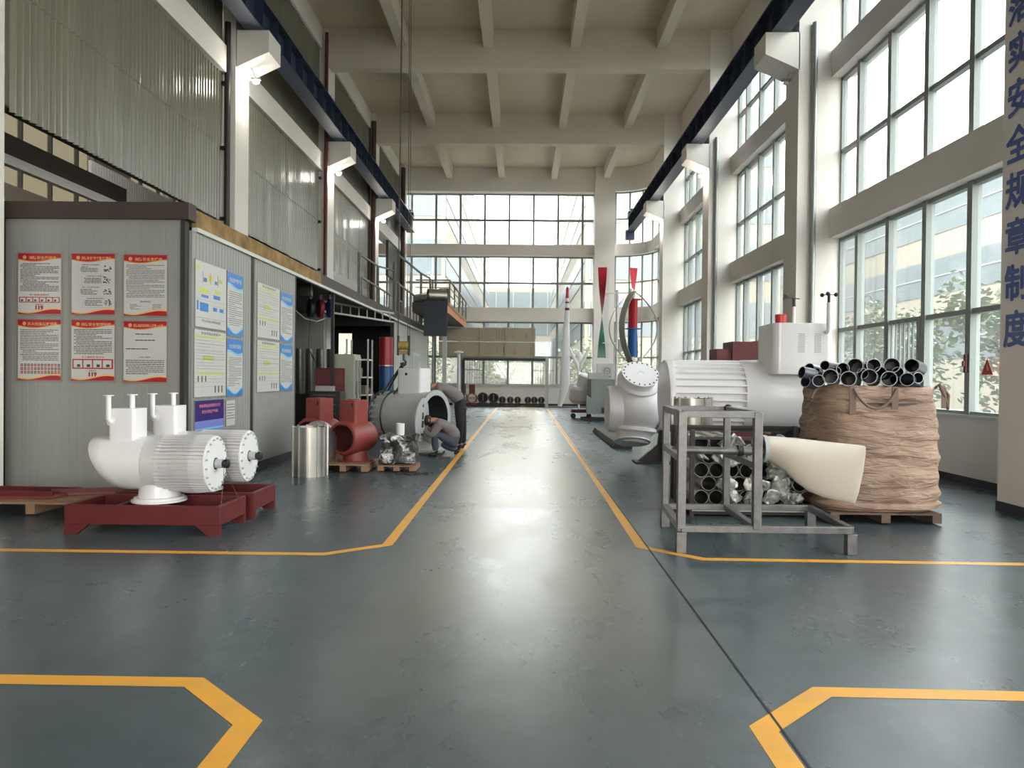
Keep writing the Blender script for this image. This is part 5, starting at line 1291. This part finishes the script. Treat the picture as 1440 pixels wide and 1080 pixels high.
def person(name, label, J, top_m, bot_m, hair_axis):
    """J: joint positions (world)"""
    r = thing(name, label, 'person', (0, 0, 0))
    P = {k: Vector(v) for k, v in J.items() if k != 'short'}
    neck = P['neck']; head = P['head']; up = (head-neck).normalized(); fc = Vector(hair_axis).normalized()
    ch = [[('pel', P['pelvis'], (.09, .08)), ('sp', P['spine'], (.09, .08)), ('chest', P['chest'], (.10, .085)), ('neck', neck, .055), ('jaw', neck+(head-neck)*.55+fc*.02, (.058, .062)), ('head', head, (.078, .092)), ('crown', head+up*.07, (.06, .07))],
          [('head', head, .08), ('brow', head+fc*.075+up*.015, .03), ('nose', head+fc*.105-up*.015, .012)]]
    for s_ in 'lr':
        ch.append([('chest', 0, 0), (s_+'sh', P[s_+'shoulder'], .052), (s_+'el', P[s_+'elbow'], .042), (s_+'fa', P[s_+'elbow'].lerp(P[s_+'wrist'], .4), .04), (s_+'wr', P[s_+'wrist'], .027), (s_+'palm', P[s_+'wrist']+(P[s_+'wrist']-P[s_+'elbow']).normalized()*.05, (.036, .018))])
        ch += hand(s_, P[s_+'wrist'], P[s_+'wrist']-P[s_+'elbow'], Vector((0, .3, -1)))
        ch.append([('pel', 0, 0), (s_+'hip', P[s_+'hip'], .07), (s_+'kn', P[s_+'knee'], .052), (s_+'cf', P[s_+'knee'].lerp(P[s_+'ankle'], .35), .05), (s_+'an', P[s_+'ankle'], .028)])
    skin('body', ch, skin_m, r)
    # shirt (torso + sleeves)
    e = 1.22; c2 = [[('pel', P['pelvis'].lerp(P['spine'], -.1), (.20, .17)), ('sp', P['spine'], (.20, .165)), ('chest', P['chest'], (.215, .165)), ('nk', P['chest'].lerp(neck, .8), .085)]]
    for s_ in 'lr': c2.append([('chest', 0, 0), (s_+'sh', P[s_+'shoulder'], .09), (s_+'el', P[s_+'elbow'], .068), (s_+'cu', P[s_+'elbow'].lerp(P[s_+'wrist'], .45 if 'short' in J else .85), .048)])
    skin('shirt', c2, top_m, r)
    c3 = [[('pel', P['pelvis'], (.20, .165)), ('top', P['pelvis'].lerp(P['spine'], .4), (.18, .15))]]
    for s_ in 'lr': c3.append([('pel', 0, 0), (s_+'hip', P[s_+'hip'], .125), (s_+'kn', P[s_+'knee'], .088), (s_+'cf', P[s_+'knee'].lerp(P[s_+'ankle'], .4), .08), (s_+'an', P[s_+'knee'].lerp(P[s_+'ankle'], .93), .066)])
    skin('trousers', c3, bot_m, r)
    for s_ in 'lr':
        a = P[s_+'ankle']; t_ = P[s_+'toe']; b_ = a+(a-t_)*.35; zb = .035
        skin('shoe', [[('h', (b_.x, b_.y, b_.z-.02 if b_.z > .12 else .045), (.042, .045)), ('m', tuple(a.lerp(t_, .5)-Vector((0, 0, .01))), (.045, .04)), ('t', (t_.x, t_.y, max(.03, t_.z)), (.045, .03))], [('h', 0, 0), ('c', tuple(a+Vector((0, 0, .03))), .045)]], shoe_m, r)
    # hair cap
    h = MB(); q = Matrix.Identity(3)
    z = (up*.9-fc*.35).normalized(); h.ball((0, 0, 0), 1, 16, sc=(.092, .106, .088), fn=lambda p: 1.0+.03*noise.noise(p*6))
    o = h.build('hair', hair_m, r); o.rotation_euler = z.to_track_quat('Z', 'Y').to_euler(); o.location = head+z*.028
    for sd in (-1, 1):
        ea = up.cross(fc).normalized()*sd
        MB().ball(head+ea*.083-up*.01, .025, 8, sc=(.5, .9, 1.2)).build('ear', skin_m, r)
    return r
person('person', 'person in grey shirt and blue trousers crouching at the open end of the grey housing', {
    'pelvis': (-1.33, 14.92, .33), 'spine': (-1.38, 14.9, .52), 'chest': (-1.55, 14.86, .66), 'neck': (-1.70, 14.84, .72), 'head': (-1.83, 14.84, .71),
    'lshoulder': (-1.60, 14.68, .63), 'lelbow': (-1.76, 14.62, .40), 'lwrist': (-1.92, 14.78, .55), 'rshoulder': (-1.62, 15.02, .64), 'relbow': (-1.82, 15.08, .48), 'rwrist': (-2.0, 15.0, .60),
    'lhip': (-1.36, 14.82, .30), 'lknee': (-1.70, 14.70, .47), 'lankle': (-1.68, 14.76, .09), 'ltoe': (-1.83, 14.74, .035),
    'rhip': (-1.34, 15.02, .28), 'rknee': (-1.58, 15.0, .20), 'rankle': (-1.25, 14.96, .13), 'rtoe': (-1.33, 14.95, .035)}, shirt_m, jean_m, (-.8, .0, -.5))
person('person', 'person in grey shirt and black trousers bending over behind the large grey housing', {
    'pelvis': (-1.33, 16.25, 1.03), 'spine': (-1.44, 16.22, 1.22), 'chest': (-1.68, 16.15, 1.38), 'neck': (-1.85, 16.1, 1.40), 'head': (-1.98, 16.08, 1.33), 'short': 0,
    'lshoulder': (-1.74, 15.98, 1.32), 'lelbow': (-1.85, 15.95, 1.08), 'lwrist': (-1.98, 15.9, .95), 'rshoulder': (-1.76, 16.32, 1.34), 'relbow': (-1.95, 16.35, 1.12), 'rwrist': (-2.1, 16.2, 1.05),
    'lhip': (-1.34, 16.15, .95), 'lknee': (-1.32, 16.12, .52), 'lankle': (-1.34, 16.2, .09), 'ltoe': (-1.50, 16.17, .035),
    'rhip': (-1.32, 16.36, .95), 'rknee': (-1.28, 16.36, .52), 'rankle': (-1.26, 16.42, .09), 'rtoe': (-1.42, 16.40, .035)}, shirt_m, blkt, (-.6, 0, -.8))
tag(MB().box(-.1, .1, -.015, .015, 0, .025).build('hand_tool', redp, loc=(-1.47, 14.55, 0), rot=(0, 0, .2)), 'small dark hand tool on the floor beside the crouching man', 'tool')

# ------------------------------------------------------------------ outside
gnd = mat('outside_paving', (120, 120, 116), .9, var=.1, scale=.3)
struct(MB().box(-90, 90, -60, -9.3, -.3, -.2).box(-90, -13.4, -9.3, 41.2, -.3, -.2).box(7.1, 90, -9.3, 41.2, -.3, -.2).box(-90, 90, 41.2, 180, -.3, -.2).build('ground', gnd))
bw_ = mat('building_cream_render', (150, 142, 126), .9, var=.04, scale=.2); bg2 = mat('building_glass_band', (104, 112, 114), .4, spec=.4, var=.1, scale=.3); bln = mat('building_white_line', (176, 174, 168), .7)
def facade(name, label, x0, x1, y0, y1, H, bands, faces, step=1.6):
    r = thing(name, label, 'building', ((x0+x1)/2, (y0+y1)/2, -.2)); cx, cy = (x0+x1)/2, (y0+y1)/2; hx, hy = (x1-x0)/2, (y1-y0)/2
    MB().box(-hx, hx, -hy, hy, 0, H+.2).build('walls', bw_, r)
    for (z0, z1) in bands:
        g = MB(); l = MB()
        if 'W' in faces: g.box(-hx-.05, -hx, -hy+.3, hy-.3, z0, z1); l.box(-hx-.1, -hx, -hy+.3, hy-.3, (z0+z1)/2, (z0+z1)/2+.06)
        if 'E' in faces: g.box(hx, hx+.05, -hy+.3, hy-.3, z0, z1); l.box(hx, hx+.1, -hy+.3, hy-.3, (z0+z1)/2, (z0+z1)/2+.06)
        if 'S' in faces:
            g.box(-hx+.3, hx-.3, -hy-.05, -hy, z0, z1)
            k = -hx+.3
            while k < hx-.3: l.box(k, k+.08, -hy-.1, -hy, z0, z1); k += step
        w_ = g.build('window_band', bg2, r); l.build('glazing_bar', bln, w_)
    return r
facade('office_building', 'long cream building with dark glass bands beyond the trees outside the right windows', 28, 40, 8, 95, 14.6, [(11.7, 14.2), (7.6, 10.0), (3.2, 6.0)], 'W')
facade('office_building', 'tall cream office block outside the back windows, right of the bright gap', 4.6, 19, 56, 125, 21.5, [(17.4, 20), (13.2, 15.8), (9, 11.6), (4.8, 7.4)], 'WSE')
facade('office_building', 'tall cream office block outside the back windows, left of the bright gap', -26, -5.6, 54, 125, 21.8, [(17.4, 20), (13.2, 15.8), (9, 11.6), (4.8, 7.4)], 'ES')
facade('office_building', 'lower blue glazed building closing the gap between the two blocks', -14, 16, 132, 145, 17, [(13.5, 16.5), (9, 12.5), (4, 8)], 'S', 3)
leaf_m = mat('tree_leaves', (118, 128, 102), .6, var=.3, scale=3); leaf2 = mat('pale_tree_leaves', (160, 166, 142), .6, var=.3, scale=3); bark = mat('tree_bark', (86, 74, 62), .9)
def tree(loc, h, rx, seed, label, m, nl=1500):
    R_ = random.Random(seed); r = thing('tree', label, 'tree', loc, 0, None)
    MB().path([(0, 0, 0), (.1, 0, h*.35), (-.05, .1, h*.7)], .12, 7, rr=[.16, .11, .05]).path([(.1, 0, h*.35), (.6, .2, h*.6)], .05, 6).path([(.05, 0, h*.4), (-.6, -.2, h*.65)], .05, 6).build('trunk', bark, r)
    mb = MB(); cl = [(Vector((R_.uniform(-.7, .7)*rx, R_.uniform(-.7, .7)*rx, h*R_.uniform(.25, .9))), R_.uniform(.3, .55)*rx) for _ in range(22)]
    for i in range(nl):
        c, cr_ = cl[i % 22]; d = Vector((R_.gauss(0, 1), R_.gauss(0, 1), R_.gauss(0, 1))).normalized()*cr_*R_.random()**.4; p = c+d
        a = Vector((R_.gauss(0, 1), R_.gauss(0, 1), R_.gauss(0, .5))).normalized()*.13; b_ = a.cross(Vector((R_.random(), R_.random(), 1))).normalized()*.07
        mb.add([p-a, p+b_, p+a, p-b_], [(0, 1, 2, 3)])
    mb.build('foliage', m, r, smooth=0); return r
t1 = tree((13.5, 21, -.2), 4.6, 1.9, 1, 'leafy tree outside the near right window, beside the warning triangle', leaf_m)
for k, (x, y, s_, lb) in enumerate(((13.0, 25.5, .95, 'leafy tree outside the near right window, behind the barred casement'), (14, 30, .9, 'leafy tree outside, seen low through the far panes of the near right window'), (16, 17, 1.05, 'leafy tree outside at the right edge of the near window'))):
    dup(t1, (x, y, -.2), 1.3*k, lb, (s_, s_, s_))
t2 = tree((-1.0, 47, -.2), 3.9, 2.3, 2, 'pale bushy tree outside the back windows, above the small ring housings', leaf2)
for k, (x, s_, lb) in enumerate(((-6.6, 1, 'pale bushy tree outside the back window, behind the red housings'), (4.6, 1.1, 'pale bushy tree outside the back windows, behind the tall white blade'), (10.2, 1.1, 'pale bushy tree outside the curved corner windows'), (-12, 1, 'pale bushy tree outside, seen through the workshop end window'))):
    dup(t2, (x, 47+.5*k, -.2), 1.1*k, lb, (s_, s_, s_))
